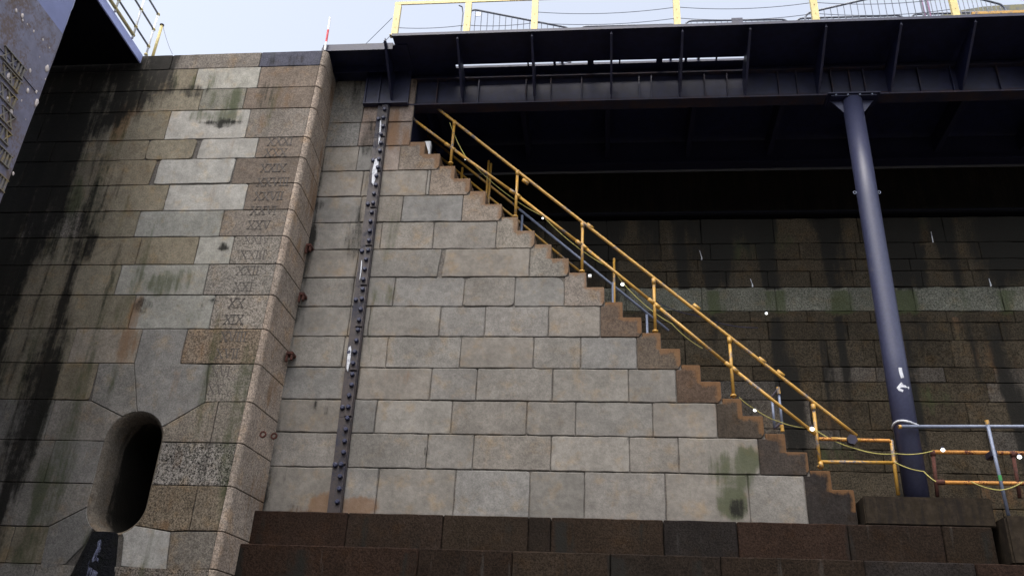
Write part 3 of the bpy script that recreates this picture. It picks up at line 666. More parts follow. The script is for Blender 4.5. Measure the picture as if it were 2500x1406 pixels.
for px in RIBPX:
    x_ = at(px, 160, 13.6).x; b = BM()
    poly = [(12.84, DZ-.072), (13.5, DZ-.072), (GY-.003, 11.97), (GY-.003, 11.345), (GY-.13, 11.345), (GY-.2, 11.40), (12.84, DZ-.13)]
    prism(b, poly, lambda y_, z_: Vector((x_-.008, y_, z_)), lambda y_, z_: Vector((x_+.008, y_, z_)))
    # flange strip along the slanting front edge
    a, c = (GY-.2, 11.40), (12.84, DZ-.13)
    hexa(b, [(x_-.022, a[0], a[1]-.012), (x_+.022, a[0], a[1]-.012), (x_+.022, c[0], c[1]-.012), (x_-.022, c[0], c[1]-.012), (x_-.022, a[0], a[1]), (x_+.022, a[0], a[1]), (x_+.022, c[0], c[1]), (x_-.022, c[0], c[1])])
    bmesh.ops.recalc_face_normals(b, faces=b.faces); obj('bracket', b, M_STEEL, plat)
for px in (912, 1000, 1070, 1170, 1285, 1345, 1420, 1560, 1590, 1720, 1775, 1900, 1945, 2030, 2075, 2110, 2245, 2325, 2440, 2560):
    x_ = at(px, 210, GY).x; b = BM(); box(b, (x_-.012, GY-.07, 11.345), (x_+.012, GY-.013, 11.97)); obj('stiffener', b, M_STEELR if px % 3 else M_STEEL, plat)
b = BM(); box(b, (-4.3, 16.4, 11.55), (XE1, 16.42, DZ-.04)); box(b, (-4.3, 16.28, 11.5), (XE1, 16.54, 11.545)); obj('rear_girder', b, M_BLACK, plat)
for k in range(10):
    b = BM(); x_ = -3.4+1.75*k; box(b, (x_-.05, GY+.03, 11.72), (x_+.05, 16.39, DZ-.035)); obj('cross_beam', b, M_BLACK, plat)
for px in (1000, 1010, 2031): pass
# short steel ledger to the left, bridging to the pier
lg = thing('steel_landing', 'dark steel landing slab bridging between stone pier and platform', 'platform', (-4.7, 13.6, 11.7))
b = BM(); box(b, (-5.50, 13.06, 12.13), (XE0+.25, 14.4, 12.152)); box(b, (-5.50, 13.06, 12.153), (XE0-.03, 14.4, 12.19)); obj('deck_plate', b, M_STEEL, lg)
b = BM(); box(b, (-5.50, 13.052, 12.03), (XE0-.03, 13.059, 12.19)); box(b, (-5.52, 13.06, 11.935), (-5.44, 14.3, 12.128)); box(b, (-5.43, 13.62, 11.97), (XE0-.03, 13.64, 12.129)); obj('edge_beam', b, M_STEEL, lg)
xa, xb = at(893, 210, 13.8).x, at(1000, 210, 13.8).x
b = BM(); box(b, (xa, 13.82, 11.30), (xb, 13.88, 12.125)); box(b, (xa, 13.76, 11.285), (xb, 13.88, 11.299)); box(b, (xa, 13.78, 11.30), (xa+.03, 13.819, 12.125)); box(b, (xa+.28, 13.78, 11.30), (xa+.31, 13.819, 12.125)); obj('end_bearing', b, M_STEEL, lg)
# landing pipe frame and stays
b = BM(); p0 = at(882, 109, 13.3); p1 = at(955, 108, 13.3)
fr = thing('pipe_frame', 'thin grey pipe rail with slanting stays beside the platform end', 'railing', (p0.x, 13.3, 12.19))
tube(b, [p0, p1], .016, 8); tube(b, [(p0.x, 13.3, 12.19), p0], .02, 8); obj('rail', b, M_GALV, fr)
b = BM(); tube(b, [at(893, 108, 13.3), at(957, 45, 12.9)], .006, 6); tube(b, [at(922, 119, 13.25), at(953, 88, 12.9)], .006, 6); obj('stay', b, M_THIN, fr)

# railing of the platform
prl = thing('platform_railing', 'pale yellow channel railing along the front edge of the platform', 'railing', (1, 12.86, DZ))
PPX = [(962, 90), (1138, 82), (1304, 73), (1654, 63), (1993, 52), (2336, 41), (2680, 30)]
HT = .86
for k, (px, py) in enumerate(PPX):
    x_ = at(px, py, 12.86).x; b = BM(); wd = .062
    box(b, (x_-wd, 12.84, DZ+.001), (x_+wd, 12.852, DZ+HT-.071)); box(b, (x_-wd, 12.852, DZ+.001), (x_-wd+.012, 12.91, DZ+HT-.071)); box(b, (x_+wd-.012, 12.852, DZ+.001), (x_+wd, 12.91, DZ+HT-.071))
    box(b, (x_-.09, 12.83, DZ+.0005), (x_+.09, 12.93, DZ+.0135))
    for zz in (.2, .42): 
        tube(b, [(x_, 12.841, DZ+zz), (x_, 12.83, DZ+zz)], .009, 6)
    obj('post', b, M_YELP, prl)
x0_ = at(962, 90, 12.86).x
b = BM(); box(b, (x0_-.07, 12.838, DZ+HT-.07), (XE1, 12.85, DZ+HT)); box(b, (x0_-.07, 12.85, DZ+HT-.012), (XE1, 12.92, DZ+HT)); obj('top_rail', b, M_YELP, prl)
def chain(px0, px1, z0, d, lab):
    a = (at(px0, 60, 12.95).x, 12.93, DZ+z0); c = (at(px1, 50, 12.95).x, 12.93, DZ+z0)
    b = BM(); tube(b, sag(a, c, d, 22), .007, 6); tag(obj('safety_chain', b, M_THIN), lab, 'chain', 'thin chains slung between the platform posts')
for (p0, p1, n_) in ((962, 1138, 'leftmost'), (1138, 1304, 'second from left'), (1304, 1654, 'third from left'), (1654, 1993, 'second from right'), (1993, 2336, 'rightmost')):
    for zz, wd in ((.28, 'lower'), (.56, 'upper')):
        if wd == 'upper' and p1-p0 < 300: continue
        chain(p0, p1, zz, .05 if p1-p0 < 300 else .10, ('%s thin chain in the %s bay of the yellow platform railing' % (wd, n_)) if p1-p0 > 300 else 'single thin chain in the %s bay of the yellow platform railing' % n_)
b = BM(); p = at(1128, 20, 12.95)
tube(b, [(at(1120, 17, 12.93).x, 12.93, DZ+.80), (p.x, 12.95, DZ+.78), (p.x+.03, 12.95, DZ+.6), (p.x+.02, 12.95, DZ+.02)], .012, 8); tag(obj('drain_pipe', b, M_THIN), 'thin grey pipe hooked beside the second yellow platform post', 'pipe')
b = BM(); a = at(2372, 36, 12.84); box(b, (at(2372, 37, 12.84).x, 12.80, DZ+.004), (XE1, 12.86, DZ+.075), .006); tag(obj('toe_board', b, M_YEL), 'bright yellow toe board on the right end of the platform edge', 'board')

# grey crowd barriers on the deck
def barrier_proto(L=2.1, H=1.1):
    t_ = thing('crowd_barrier', 'x', 'barrier', (0, 0, 0), 0, 'grey crowd barriers on the platform deck')
    b = BM(); c = .14; h = L/2
    pts = [(-h, 0, .2)]
    pts += [(-h, 0, H-c)] + [(-h+c-c*math.cos(a), 0, H-c+c*math.sin(a)) for a in (.4, .8, 1.2)] + [(-h+c, 0, H), (h-c, 0, H)] + [(h-c+c*math.sin(a), 0, H-c+c*math.cos(a)) for a in (.4, .8, 1.2)] + [(h, 0, H-c), (h, 0, .2)]
    tube(b, pts, .021, 8); tube(b, [(-h, 0, .2), (h, 0, .2)], .014, 8); obj('frame', b, M_THIN, t_, local=True)
    b = BM(); n = 17
    for i in range(1, n): x_ = -h+L*i/n; tube(b, [(x_, 0, .2), (x_, 0, H-.01)], .008, 5)
    obj('bars', b, M_THIN, t_, local=True)
    for s in (-1, 1):
        b = BM(); box(b, (s*h*.8-.025, -.3, .0), (s*h*.8+.025, .3, .02)); box(b, (s*h*.8-.02, -.02, .02), (s*h*.8+.02, .02, .2)); obj('foot', b, M_GALV, t_, local=True)
    return t_
bp = barrier_proto(); first = True
BARR = [((1147, 22), (1394, 70), 'slanting grey barrier behind the second and third yellow posts', 1.12), ((1415, 66), (1655, 60), 'barely visible low barrier top left of the fourth yellow post', 1.1), ((1672, 52), (1925, 48), 'low barrier with a dark panel left of the fifth yellow post', 1.1),
        ((1942, 46), (2206, 38), 'low barrier top passing behind the fifth yellow post', 1.1), ((1964, 34), (2240, -30), 'tall barrier rising to the right of the fifth yellow post', 1.13), ((2222, 36), (2480, 28), 'low barrier top around the sixth yellow post', 1.1), ((2250, -40), (2452, 14), 'barrier slanting down to the right in front of the grey shed roof', 1.14)]
for (p, q, lab, hh) in BARR:
    zt = DZ+.02+hh; a, c = atz(*p, zt), atz(*q, zt)
    o = bp if first else copy_tree(bp); first = False
    m_ = (a+c)/2; o.location = (m_.x, m_.y, DZ+.02); o.rotation_euler = (0, 0, math.atan2(c.y-a.y, c.x-a.x)); s_ = (c-a).length/2.1; o.scale = (s_, 1, hh/1.1); o['label'] = lab
b = BM(); a = atz(1785, 50, DZ+1.07); box(b, (a.x-.0, a.y-.05, DZ+.72), (a.x+.22, a.y-.035, DZ+1.08)); tag(obj('notice_board', b, M_STEEL), 'small dark panel hung on the low barrier left of fifth post', 'panel')
b = BM(); a = atz(1163, 34, DZ+1.04); box(b, (a.x-.0, a.y-.05, DZ+.93), (a.x+.10, a.y-.035, DZ+1.03)); tag(obj('sign_plate', b, M_WHITE), 'small pale plate on the left end of the slanting barrier', 'sign')
# marker posts on deck and shed beyond
def post(px, py, Y, h, mat, lab, r=.022):
    p = at(px, py, Y); b = BM(); tube(b, [(p.x, Y, DZ+.02), (p.x, Y, DZ+h)], r, 8); tag(obj('marker_post', b, mat), lab, 'post', 'marker posts on the platform deck')
post(2258, 42, 13.5, 1.6, M_PURP, 'slim bluish post left of the sixth yellow post, left of a pair'); post(2272, 42, 13.5, 1.6, M_PURP, 'slim bluish post left of the sixth yellow post, right of a pair'); post(2327, 42, 12.99, 1.6, M_PURP, 'purple post touching the left side of the sixth yellow post')
sh = thing('dockside_shed', 'dark grey-green shed roof rising beyond the platform at far right', 'shed', (16, 25, 11.9))
b = BM(); pts = []
p0 = at(2262, 52, 22).x
poly = [(p0, 11.95)] + [(p0, at(2262, 50, 22).z)] + [(at(a, c, 22).x, at(a, c, 22).z) for a, c in ((2300, 37), (2350, 25), (2400, 17), (2452, 13), (2520, 10), (2640, 6))] + [(at(2640, 6, 22).x+6, at(2640, 6, 22).z), (at(2640, 6, 22).x+10, 11.95)]
prism(b, poly, lambda u, v: Vector((u, 32, v)), lambda u, v: Vector((u, 22, v))); bmesh.ops.recalc_face_normals(b, faces=b.faces)
obj('roof_end', b, M_ROOF, sh)
for k in range(9):
    b = BM(); zz = 18.6+k*.45; box(b, (p0+.3+k*.55, 21.94, zz), (p0+12, 21.995, zz+.12)); obj('sheet_rib', b, M_ROOF, sh)
# red and white pole at the pier corner
rp = thing('ranging_pole', 'slim red and white pole standing on the pier corner', 'pole', tuple(at(793, 122, 13.0)))
p0, p1 = at(793, 124, 13.0), at(806, 44, 13.0)
seg = [0, .2, .36, .70, 1.0]; 
for k in range(3):
    b = BM(); a, c = p0.lerp(p1, (0, .25, .62)[k]), p0.lerp(p1, (.25, .62, 1)[k]); tube(b, [a, c], .021, 10); obj('band', b, M_RED if k == 1 else M_WHITE, rp)

# ---------------------------------------------------------------- steel column on its block
col = thing('steel_column', 'round blue-grey steel column holding up the platform', 'column', (4.73, 14.0, 3.58))
CY = 14.0; CX, CR = (at(2239, 1188, CY).x+at(2085, 300, CY).x)/2, .181
PLZ = at(2250, 1212, 13.70).z
b = BM(); tube(b, [(CX, CY, PLZ+.002), (CX, CY, 6), (CX, CY, 9), (CX, CY, 11.24)], CR, 40); obj('shaft', b, M_COLUMN, col, smooth=True)
b = BM(); box(b, (CX-.42, CY-.16, 11.249), (CX+.42, CY+.2, 11.279)); box(b, (CX-.48, CY-.2, 11.281), (CX+.48, CY+.2, 11.306)); obj('head_plate', b, M_STEEL, col)
for s in (-1, 1):
    b = BM(); prism(b, [(s*CR, 11.244), (s*.40, 11.244), (s*.36, 11.204), (s*CR, 10.964)], lambda u, v: Vector((CX+u, CY-.012, v)), lambda u, v: Vector((CX+u, CY+.012, v))); bmesh.ops.recalc_face_normals(b, faces=b.faces); obj('gusset', b, M_COLUMN, col)
for k in range(4):
    b = BM(); x_ = CX-.33+k*.22; tube(b, [(x_, CY-.17, 11.244), (x_, CY-.17, 11.296)], .018, 6); obj('bolt', b, M_GALV, col)
for s in (-1, 1):
    zz = at(2120, 470, CY).z; b = BM(); tube(b, [(CX+s*(CR+.03)+.025*math.cos(a), CY, zz+.03*math.sin(a)) for a in [i*.7 for i in range(10)]], .008, 6); obj('lifting_eye', b, M_GALV, col)
def on_col(px, py):          # point on the front of the shaft under a pixel
    d = ray(px, py).normalized(); a = d.x**2+d.y**2; bq = -2*(d.x*CX+d.y*CY); cq = CX**2+CY**2-(CR+.004)**2
    t_ = (-bq-math.sqrt(max(0, bq*bq-4*a*cq)))/(2*a); return d*t_
def stroke(pp, wd, name, lab):
    b = BM(); pts = [on_col(*p) for p in pp]; rs = []
    tube(b, pts, wd, 8); 
    for v in b.verts:
        r_ = Vector((v.co.x-CX, v.co.y-CY)); k = (CR+(r_.length-CR)*.12)/r_.length; v.co.x = CX+r_.x*k; v.co.y = CY+r_.y*k
    obj(name, b, M_WPAINT, col, lab)
stroke([(2198, 897), (2199, 905), (2201, 913), (2204, 922)], .028, 'painted_stroke', 'white brushed upright stroke')
stroke([(2193, 946), (2202, 942), (2210, 943), (2220, 947)], .022, 'painted_arrow_shaft', 'white brushed arrow pointing left')
stroke([(2203, 935), (2198, 940), (2192, 946), (2197, 951), (2205, 954)], .022, 'painted_arrow_head', None)
zz = at(2215, 1030, CY-.18).z
b = BM(); tube(b, [(CX+(CR+.006)*math.cos(a), CY+(CR+.006)*math.sin(a), zz+.03*math.sin(a*2)) for a in [i*2*math.pi/32 for i in range(33)]], .02, 8); obj('rope_binding', b, M_WPAINT, col)
b = BM(); box(b, (at(2110, 1240, 13.7).x, 13.70, 3.166), (at(2425, 1240, 13.7).x, 14.49, PLZ), .02); o = obj('concrete_plinth', b, M_TARP)
tag(o, 'long dark concrete plinth under the foot of the column', 'plinth')
b = BM(); q = at(2475, 1300, 13.9).x
box(b, (at(2460, 1300, 13.5).x, 13.5, 2.606), (at(2460, 1300, 13.5).x+1.2, 14.3, at(2470, 1258, 13.5).z), .03); tag(obj('stone_block', b, M_TARP), 'rough grey stone block at the lower right edge', 'block')

# ---------------------------------------------------------------- iron rack strip on the wall
CHX = lambda z_: -4.545 + (z_-3.37)/8.4*.0
rk = thing('iron_rack_strip', 'tall rusty iron rubbing strip studded with blue-black bolts, white streaked', 'fender strip', (-4.3, WALL_Y, 3.1))
yk = WALL_Y-.05
ra, rb = at(817, 1245, yk), at(937, 262, yk)
def sxs(z_): return ra.x+(rb.x-ra.x)*(z_-ra.z)/(rb.z-ra.z)
b = BM(); N_ = 10; Z0_, Z1_ = ra.z-.1, 11.30
zs = [Z0_+(Z1_-Z0_)*i/N_ for i in range(N_+1)]
for za, zb in zip(zs, zs[1:]):
    hexa(b, [(sxs(za)-.115, yk-.02, za+.004), (sxs(za)+.115, yk-.02, za+.004), (sxs(za)+.115, WALL_Y+.02, za+.004), (sxs(za)-.115, WALL_Y+.02, za+.004), (sxs(zb)-.115, yk-.02, zb), (sxs(zb)+.115, yk-.02, zb), (sxs(zb)+.115, WALL_Y+.02, zb), (sxs(zb)-.115, WALL_Y+.02, zb)])
bmesh.ops.recalc_face_normals(b, faces=b.faces); obj('back_plate', b, M_STRIP, rk)
b = BM()
for za, zb in zip(zs, zs[1:]):
    hexa(b, [(sxs(za)-.02, yk-.05, za+.02), (sxs(za)+.10, yk-.05, za+.02), (sxs(za)+.10, yk-.021, za+.02), (sxs(za)-.02, yk-.021, za+.02), (sxs(zb)-.02, yk-.05, zb-.02), (sxs(zb)+.10, yk-.05, zb-.02), (sxs(zb)+.10, yk-.021, zb-.02), (sxs(zb)-.02, yk-.021, zb-.02)])
bmesh.ops.recalc_face_normals(b, faces=b.faces); obj('raised_bar', b, M_STRIP, rk)
k = 0; zz = Z0_+.22
while zz < Z1_-.15:
    b = BM(); xx = sxs(zz)+.04+random.uniform(-.012, .012); tube(b, [(xx, yk-.05, zz), (xx, yk-.085, zz), (xx, yk-.10, zz)], [.040, .038, .026], 8)
    obj('bolt', b, M_BOLT, rk)
    if k % 5 == 3:
        b = BM(); xx = sxs(zz)-.072; tube(b, [(xx, yk-.02, zz), (xx, yk-.05, zz), (xx, yk-.06, zz)], [.042, .04, .025], 8); obj('bolt', b, M_BOLT, rk)
    zz += .20+random.uniform(-.012, .012); k += 1
for (pa, pb, wd) in (((920, 392), (912, 448), .05), ((930, 300), (926, 350), .02), ((855, 850), (850, 900), .034), ((884, 640), (880, 680), .012)):
    a, c = at(*pa, yk-.022), at(*pb, yk-.022); b = BM()
    prism(b, [(a.x-wd*.6, a.z), (a.x+wd*.3, a.z+.03), (a.x+wd, a.z-.05), (c.x+wd*.8, c.z+.1), (c.x+wd*.2, c.z-.06), (c.x-wd*.6, c.z), (c.x-wd, (a.z+c.z)/2)], lambda u, v: Vector((u, yk-.021, v)), lambda u, v: Vector((u, yk-.056, v)))
    bmesh.ops.recalc_face_normals(b, faces=b.faces); obj('white_deposit', b, M_WPAINT, rk)

# ---------------------------------------------------------------- yellow stair rails
RY = WALL_Y+.14
fr = thing('stair_handrail', 'bright yellow tubular handrail with posts along the front of the stair', 'handrail', (0, RY, 3.2))
pr = .029
POSTS = [((1100, 401), (1104, 297)), ((1258, 531), (1261, 418)), ((1421, 665), (1422, 545)), ((1600, 811), (1598, 682)), ((1791, 968), (1783, 825)), ((2003, 1141), (1985, 988))]
tp = [at(1068, 265, RY), at(2092, 1064, RY)]
b = BM(); tube(b, [tp[0].lerp(tp[1], i/20)+Vector((0, 0, -.012*math.sin(i/20*math.pi))) for i in range(21)], pr, 12); obj('top_rail', b, M_YEL, fr, smooth=True)
for (px, py) in ((1283, 444), (1440, 553), (1700, 750), (1860, 880), (1905, 912)):
    a = at(px, py, RY); d = (tp[1]-tp[0]).normalized(); b = BM(); tube(b, [a-d*.07, a+d*.07], pr+.008, 12); obj('joint_sleeve', b, M_YEL, fr, smooth=True)
mids = [(1003, 287), (1100, 360), (1259, 474), (1421, 599), (1598, 742), (1787, 898), (1992, 1060)]
for (pb, pt) in POSTS:
    a, c = at(*pb, RY), at(*pt, RY); c.x = a.x; a.z -= .02; b = BM()
    tube(b, [a, c], pr*.93, 12); o = obj('post', b, M_YEL, fr, smooth=True)
    b = BM(); tube(b, [a+V(0, 0, .02), a+V(0, 0, .05)], pr*1.7, 12); obj('base_flange', b, M_YEL, o, smooth=True)
    b = BM(); tube(b, [c-V(0, 0, .10), c+V(0, 0, .01)], pr*1.28, 12); obj('socket', b, M_YEL, o, smooth=True)
for i, (p, q) in enumerate(zip(mids, mids[1:])):
    a, c = at(*p, RY-.0), at(*q, RY-.0); d = (c-a).normalized(); b = BM()
    tube(b, [a+d*.05, c-d*.04], pr*.95, 12); tube(b, [c-d*.14, c-d*.01], pr*1.25, 12)
    if i: tube(b, [a+d*.01+V(0, 0, .012), a+d*.12], pr*1.25, 12)
    obj('mid_rail', b, M_YEL, fr, smooth=True)
b = BM(); a = at(1003, 287, RY); box(b, (a.x-.02, a.y-.05, a.z-.08), (a.x+.0, a.y+.05, a.z+.08), .005); obj('wall_flange', b, M_RUST, fr)
# rear rail
QY = 15.35
rr_ = thing('rear_stair_handrail', 'thinner yellow and grey handrail on the far side of the stair', 'handrail', (0, QY, 3.2))
L = lambda p, q, i: at(p[0]+(q[0]-p[0])*i, p[1]+(q[1]-p[1])*i, QY)
b = BM(); tube(b, [at(1014, 308, QY), at(1160, 425, QY), at(1268, 511, QY)], .026, 10); obj('top_rail', b, M_YEL, rr_, smooth=True)
b = BM(); tube(b, [at(1268, 511, QY), at(1632, 807, QY)], .026, 10); obj('scaffold_rail', b, M_GALV, rr_, 'grey galvanised lower half of the far rail', smooth=True)
b = BM(); tube(b, [at(1060, 372, QY), at(1260, 535, QY), at(1416, 663, QY)], .024, 10); obj('low_rail', b, M_YEL, rr_, smooth=True)
for (pt, pb, mt) in (((1026, 320), (1026, 352), M_YEL), ((1129, 410), (1128, 450), M_YEL), ((1193, 393), (1189, 510), M_YEL), ((1199, 400), (1198, 515), M_YEL), ((1275, 526), (1273, 575), M_GALV), ((1499, 631), (1500, 745), M_YEL), ((1579, 768), (1580, 820), M_GALV), ((1496, 690), (1497, 745), M_GALV)):
    a, c = at(*pb, QY-.03), at(*pt, QY-.03); a.x = c.x; b = BM(); tube(b, [a-V(0, 0, .5), c], .024, 10); obj('post', b, mt, rr_, smooth=True)
# small gate frame lower down
gf = thing('scaffold_end_frame', 'small grey and yellow scaffold frame end beside the lower steps', 'frame', tuple(at(1897, 1050, 14.6)))
for (a, c) in (((1885, 975), (1891, 1045)), ((1901, 955), (1911, 1050))):
    b = BM(); tube(b, [at(*a, 14.6), at(*c, 14.6)], .022, 10); obj('upright', b, M_GALV, gf, smooth=True)
b = BM(); tube(b, [at(1883, 970, 14.6), at(1900, 948, 14.6)], .02, 8); obj('clamp_bar', b, M_STEELR, gf)
b = BM(); tube(b, [at(1890, 1046, 14.6), at(1905, 1034, 14.6)], .02, 8); obj('clamp_bar', b, M_STEELR, gf)
b = BM(); tube(b, [at(1899, 945, 14.59), at(1902, 962, 14.59)], .032, 10); obj('yellow_cap', b, M_YEL, gf)
b = BM(); tube(b, [at(1908, 1037, 14.59), at(1911, 1053, 14.59)], .032, 10); obj('yellow_cap', b, M_YEL, gf)
# landing rail
LY = 13.99
ld = thing('landing_rail', 'short level yellow rail with two bars at the foot of the stair', 'railing', tuple(at(2192, 1208, LY)))
b = BM(); tube(b, [at(2000, 1071, LY), at(2060, 1073, LY), at(2100, 1074, LY), at(2170, 1075, LY), at(2177, 1080, LY)], .027, 12); obj('top_bar', b, M_ORG, ld, smooth=True)
b = BM(); tube(b, [at(2030, 1071, LY), at(2100, 1074, LY)], .029, 12); obj('yellow_sleeve', b, M_YEL, ld, smooth=True)
b = BM(); tube(b, [at(2003, 1127, LY), at(2183, 1129, LY)], .027, 12); obj('mid_bar', b, M_YEL, ld, smooth=True)
b = BM(); tube(b, [at(2176, 1074, LY), at(2183, 1128, LY), at(2193, 1208, LY)], .028, 12); obj('end_post', b, M_YEL, ld, smooth=True)
b = BM(); c = at(2080, 1073, LY-.03); tube(b, [c+V(0, -.03, 0), c+V(0, .06, 0)], .085, 6); obj('hexagon_clamp', b, M_STEELR, ld)
b = BM(); tube(b, [at(2003, 1127, LY), at(2006, 1141, LY)], .036, 12); tube(b, [at(2180, 1128, LY), at(2188, 1129, LY)], .036, 12); obj('fittings', b, M_YEL, ld, smooth=True)
# rusty guard rail on the right
GR = 13.96
gr = thing('rusty_guard_rail', 'orange guard rail flaking to rust, right of the column', 'railing', tuple(at(2289, 1210, GR)))
for (a, c, nm) in (((2277, 1103), (2950, 1112), 'top_bar'), ((2286, 1177), (2950, 1186), 'bottom_bar')):
    b = BM(); tube(b, [at(*a, GR), at(*c, GR)], .03, 12); obj(nm, b, M_ORG, gr, smooth=True)
for (a, c) in (((2277, 1103), (2289, 1212)), ((2473, 1106), (2490, 1215))):
    b = BM(); tube(b, [at(*a, GR), at(*c, GR)], .028, 12); tube(b, [at(*a, GR)+V(0, 0, .015), at(*a, GR)-V(0, 0, .06)], .04, 12); obj('post', b, M_RUST, gr, smooth=True)
b = BM(); tube(b, [at(2283, 1177, GR), at(2305, 1177, GR)], .042, 10); obj('collar', b, M_RUST, gr)
# scaffold poles
b = BM(); tube(b, [at(2196, 1041, 13.74), at(2950, 1041, 13.74)], .027, 12); o = obj('scaffold_pole', b, M_GALV, smooth=True); tag(o, 'level grey scaffold pole tied across the front of the column', 'pole', 'grey scaffold poles')
b = BM(); tube(b, [at(2194, 1042, 13.74), at(2200, 1041, 13.74)], .031, 12); obj('end_cap', b, M_YEL, o)
b = BM(); tube(b, [at(2410, 1030, 13.64), at(2462, 1258, 13.64)], .025, 12); o = obj('scaffold_pole', b, M_GALV, smooth=True); tag(o, 'upright grey scaffold pole with yellow cap right of the column', 'pole', 'grey scaffold poles')
b = BM(); tube(b, [at(2409, 1026, 13.64), at(2411, 1036, 13.64)], .031, 12); obj('end_cap', b, M_YEL, o)
b = BM(); tube(b, [at(2440, 1160, 13.64), at(2443, 1173, 13.64)], .027, 12); obj('green_tape', b, paint_mat('green_tape', (.03, .22, .05)), o)
b = BM(); c = at(2426, 1107, 13.74); box(b, (c.x-.05, c.y-.03, c.z-.05), (c.x+.05, c.y+.2, c.z+.05), .01); obj('clamp', b, M_STEELR, o)

# ---------------------------------------------------------------- festoon lamps and cable
LAMPS = [(1137, 388, 14.75, .040, 'small lit lamp under the first post of the yellow handrail'), (1325, 533, 14.8, .028, 'tiny lit lamp below the middle rail past the second post'), (1520, 694, 15.1, .052, 'bright lit lamp hanging on the middle rail between third and fourth posts'),
         (1871, 765, 17.02, .040, 'white lamp fixed to the pale band of the back wall'), (1843, 1001, 14.9, .042, 'pale blue lit lamp standing on a lower step'), (1983, 1047, 14.62, .052, 'glowing lamp against the last handrail post'),
         (2302, 1098, 14.15, .046, 'crescent lit lamp on the left end of the rusty guard rail'), (2489, 1115, 14.15, .048, 'lit lamp hanging under the rusty rail at the right edge')]
for (px, py, Y, r_, lab) in LAMPS:
    Y *= K; r_ *= .68; p = at(px, py, Y); lp = thing('festoon_lamp', lab, 'lamp', tuple(p), 0, 'small festoon lamps on the stair')
    b = BM(); ball(b, p, r_, 1, .8, .9); obj('globe', b, M_LAMP, lp, smooth=True)
    b = BM(); tube(b, [p+V(0, .005, r_*.7), p+V(0, .01, r_*1.5)], r_*.55, 8); obj('cap', b, M_STEEL, lp)
p = at(1440, 674, 14.0); b = BM(); box(b, (p.x-.03, p.y-.02, p.z-.03), (p.x+.03, p.y+.02, p.z+.03), .005); tag(obj('socket_box', b, M_WHITE), 'tiny white socket box at a step edge below the third post', 'box')
def cable(pts, lab, mat=M_CABLE, r=.007):
    b = BM(); P_ = []; pts = [(a, c, Y*K) for a, c, Y in pts]
    for (a, c) in zip(pts, pts[1:]):
        P_ += sag(at(*a), at(*c), .06*(at(*a)-at(*c)).length, 10)[:-1]
    P_.append(at(*pts[-1])); tube(b, P_, r, 6); tag(obj('festoon_cable', b, mat), lab, 'cable', 'thin festoon cables along the stair rails')
cable([(1098, 300, 14.7), (1137, 383, 14.74), (1325, 528, 14.78), (1500, 660, 14.9), (1520, 690, 15.05), (1640, 790, 14.8), (1715, 850, 14.75)], 'thin yellow-green cable drooping along the upper handrail')
cable([(1805, 970, 14.75), (1843, 998, 14.88), (1900, 1028, 14.9), (1983, 1044, 14.65), (2090, 1095, 14.6), (2190, 1107, 14.3), (2277, 1100, 14.2)], 'thin yellow cable running from lower steps to the rusty rail')
cable([(2185, 1128, 14.55), (2255, 1150, 14.3), (2285, 1175, 14.2)], 'short yellow cable looping down behind the column')
cable([(2370, 1175, 14.2), (2440, 1196, 14.1), (2498, 1175, 14.15)], 'sagging yellow cable under the rusty guard rail')
cable([(1600, 735, 15.9), (1700, 770, 16.0), (1850, 800, 16.1)], 'dark cable reaching from the handrail to the back wall', M_STEEL)
jb = thing('junction_box', 'white plastic box standing on the topmost visible step', 'box', tuple(at(1044, 368, 14.26)))
p0, p1 = at(1035, 368, 14.26), at(1053, 347, 14.26)
b = BM(); box(b, (p0.x, 14.22, sz(1)+.001), (p1.x, 14.36, p1.z), .012); obj('casing', b, M_WHITE, jb)
b = BM(); box(b, (p0.x+.02, 14.212, sz(1)+.05), (p1.x-.02, 14.219, p1.z-.04), .003); obj('cover', b, M_WHITE, jb)
# ---------------------------------------------------------------- floating caisson closing the dock on the left
ca = thing('dock_caisson', 'blue-grey caisson hull side with raised roman draft marks and barnacles', 'caisson', (-10, 8, -1.7))
HXP = -7.45; YE = 8.78
def hull_x(z_): return HXP + .0*z_
ZB = atx(155, 86, HXP).z
def hull_part(z0, z1, mat, nm, push=0.0):
    b = BM(); n = 26; prof = [(HXP+push, -6), (HXP+push, 2), (HXP+push, 6), (HXP+push, YE-.05), (HXP+push-.02, YE-.015), (HXP-.10, YE), (-8.6, 9.5), (-11.3, 11.8), (-11.6, 12.6)]
    rg = []
    for i in range(n+1):
        z_ = z0+(z1-z0)*i/n
        rg.append([b.verts.new((x_, y_+(.012*noise.noise(Vector((0, k, z_*6))) if 3 <= k <= 5 else 0)-.006*(z_-7)*(1 if 3 <= k <= 5 else 0)+(.016*(z_-7) if 3 <= k <= 5 else 0), z_)) for k, (x_, y_) in enumerate(prof)])
    for a, c in zip(rg, rg[1:]):
        for k in range(len(a)-1): b.faces.new((a[k], a[k+1], c[k+1], c[k]))
    return obj(nm, b, mat, ca, smooth=False)
hull_part(-1.7, ZB, M_HULL, 'hull_side'); hull_part(ZB, 11.3, M_HULLTOP, 'upper_hull_side', -.004)
b = BM(); box(b, (-12.5, -6, 11.72), (-9.12, 12.90, 11.80)); box(b, (-13.5, -6, 11.2), (-7.6, 8.3, 11.32)); obj('top_deck', b, M_TAR, ca)
b = BM(); box(b, (-9.119, -6, 11.70), (-9.09, 12.88, 11.90), .004); obj('deck_edge', b, M_FASCIA, ca)
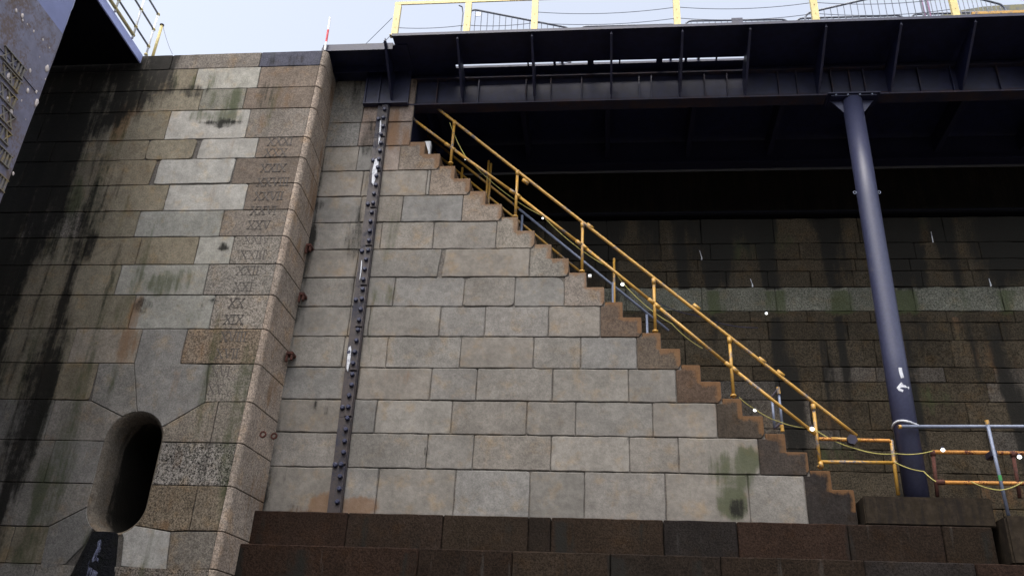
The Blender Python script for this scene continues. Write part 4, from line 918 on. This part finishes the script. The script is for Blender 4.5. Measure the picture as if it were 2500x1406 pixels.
for (s, px, py) in (('XXIII', 52, 196), ('XXII', 42, 229), ('XXI', 31, 269), ('XX', 27, 316), ('XIX', 18, 357), ('XVIII', 19, 412), ('XVII', 8, 470)):
    q, L = numeral(s, True, .19, .09); h = .155; e = atx(px, py, HXP); b = BM()
    q = q + [[(-.03, -.07), (L, -.07), (L, 0.005), (-.03, .005)], [(-.03, 1), (L, 1), (L, 1.075), (-.03, 1.075)]]
    for k, quad in enumerate(q):
        prism(b, [(e.y+(u-L)*h, e.z+v*h) for u, v in quad], lambda u, v: Vector((HXP-.01, u, v)), lambda u, v, k=k: Vector((HXP+.014+.0007*k, u, v)))
    bmesh.ops.recalc_face_normals(b, faces=b.faces); obj('draft_numeral', b, M_NUM, ca)
for (px, py, r_) in ((39, 27, .03), (54, 40, .035), (55, 50, .02), (66, 60, .014), (82, 77, .022), (104, 98, .02), (73, 174, .03), (114, 168, .055), (20, 186, .045), (67, 223, .04), (88, 225, .03), (20, 243, .045), (88, 252, .05), (52, 247, .018), (27, 273, .045), (110, 194, .014), (31, 424, .025), (120, 118, .02), (62, 292, .012), (96, 140, .012)):
    r_ *= .8; p = atx(px, py, HXP); b = BM(); ball(b, p+V(.004, 0, 0), r_, .28, .85, 1.25, 2)
    for v in b.verts: v.co += (v.co-p)*noise.noise(v.co*23)*.5
    obj('barnacle', b, M_BARN, ca, smooth=True)
b = BM(); tube(b, [atx(0, 120, HXP)+V(.003, 0, 0), atx(90, 228, HXP)+V(.003, 0, 0)], .006, 6); obj('plate_seam', b, M_STEEL, ca)
# caisson walkway railing
crl = thing('caisson_railing', 'yellow and grey pipe railing on the caisson walkway at top left', 'railing', (-9.15, 11, 11.9))
RXC = -9.08
def cz(px, py): p = atx(px, py, RXC); return p
for (zz, nm, mt, rd) in ((11.985, 'foot_rail', M_YELP, .034), (12.20, 'lower_rail', M_THIN, .020), (12.65, 'mid_rail', M_THIN, .020), (13.06, 'top_rail', M_THIN, .020)):
    b = BM(); tube(b, [(RXC, -2, zz), (RXC, 12.95 if zz > 12 else 12.42, zz)], rd, 10); obj(nm, b, mt, crl, smooth=True)
for yy in (9.6, 10.3, 11.0, 11.7, 12.4, 12.95):
    b = BM(); tube(b, [(RXC, yy, 11.90), (RXC, yy, 13.08)], .021, 10); obj('post', b, M_WHITE, crl, smooth=True)
    for zz in (11.985, 12.20, 12.65, 13.06):
        b = BM(); ball(b, V(RXC, yy, zz), .036, 1, 1.3, 1, 2); obj('fitting', b, M_YELP, crl, smooth=True)
p = at(373, 130, 13.1); st = thing('capped_stanchion', 'short pale yellow stanchion with a dark cap where the caisson meets the pier', 'post', (p.x, 13.1, TOP))
t0 = at(391, 63, 13.1); b = BM(); tube(b, [(p.x+.02, 13.1, TOP-.02), (p.x+.02, 13.1, t0.z)], .03, 10); obj('tube', b, M_YELP, st, smooth=True)
b = BM(); tube(b, [(p.x+.02, 13.1, t0.z), (p.x+.02, 13.1, t0.z+.02)], .045, 10); obj('cap', b, M_STEEL, st)
b = BM(); tube(b, sag((p.x+.04, 13.1, t0.z), at(421, 133, 13.1), .04), .006, 6); obj('tail_cable', b, M_THIN, st)
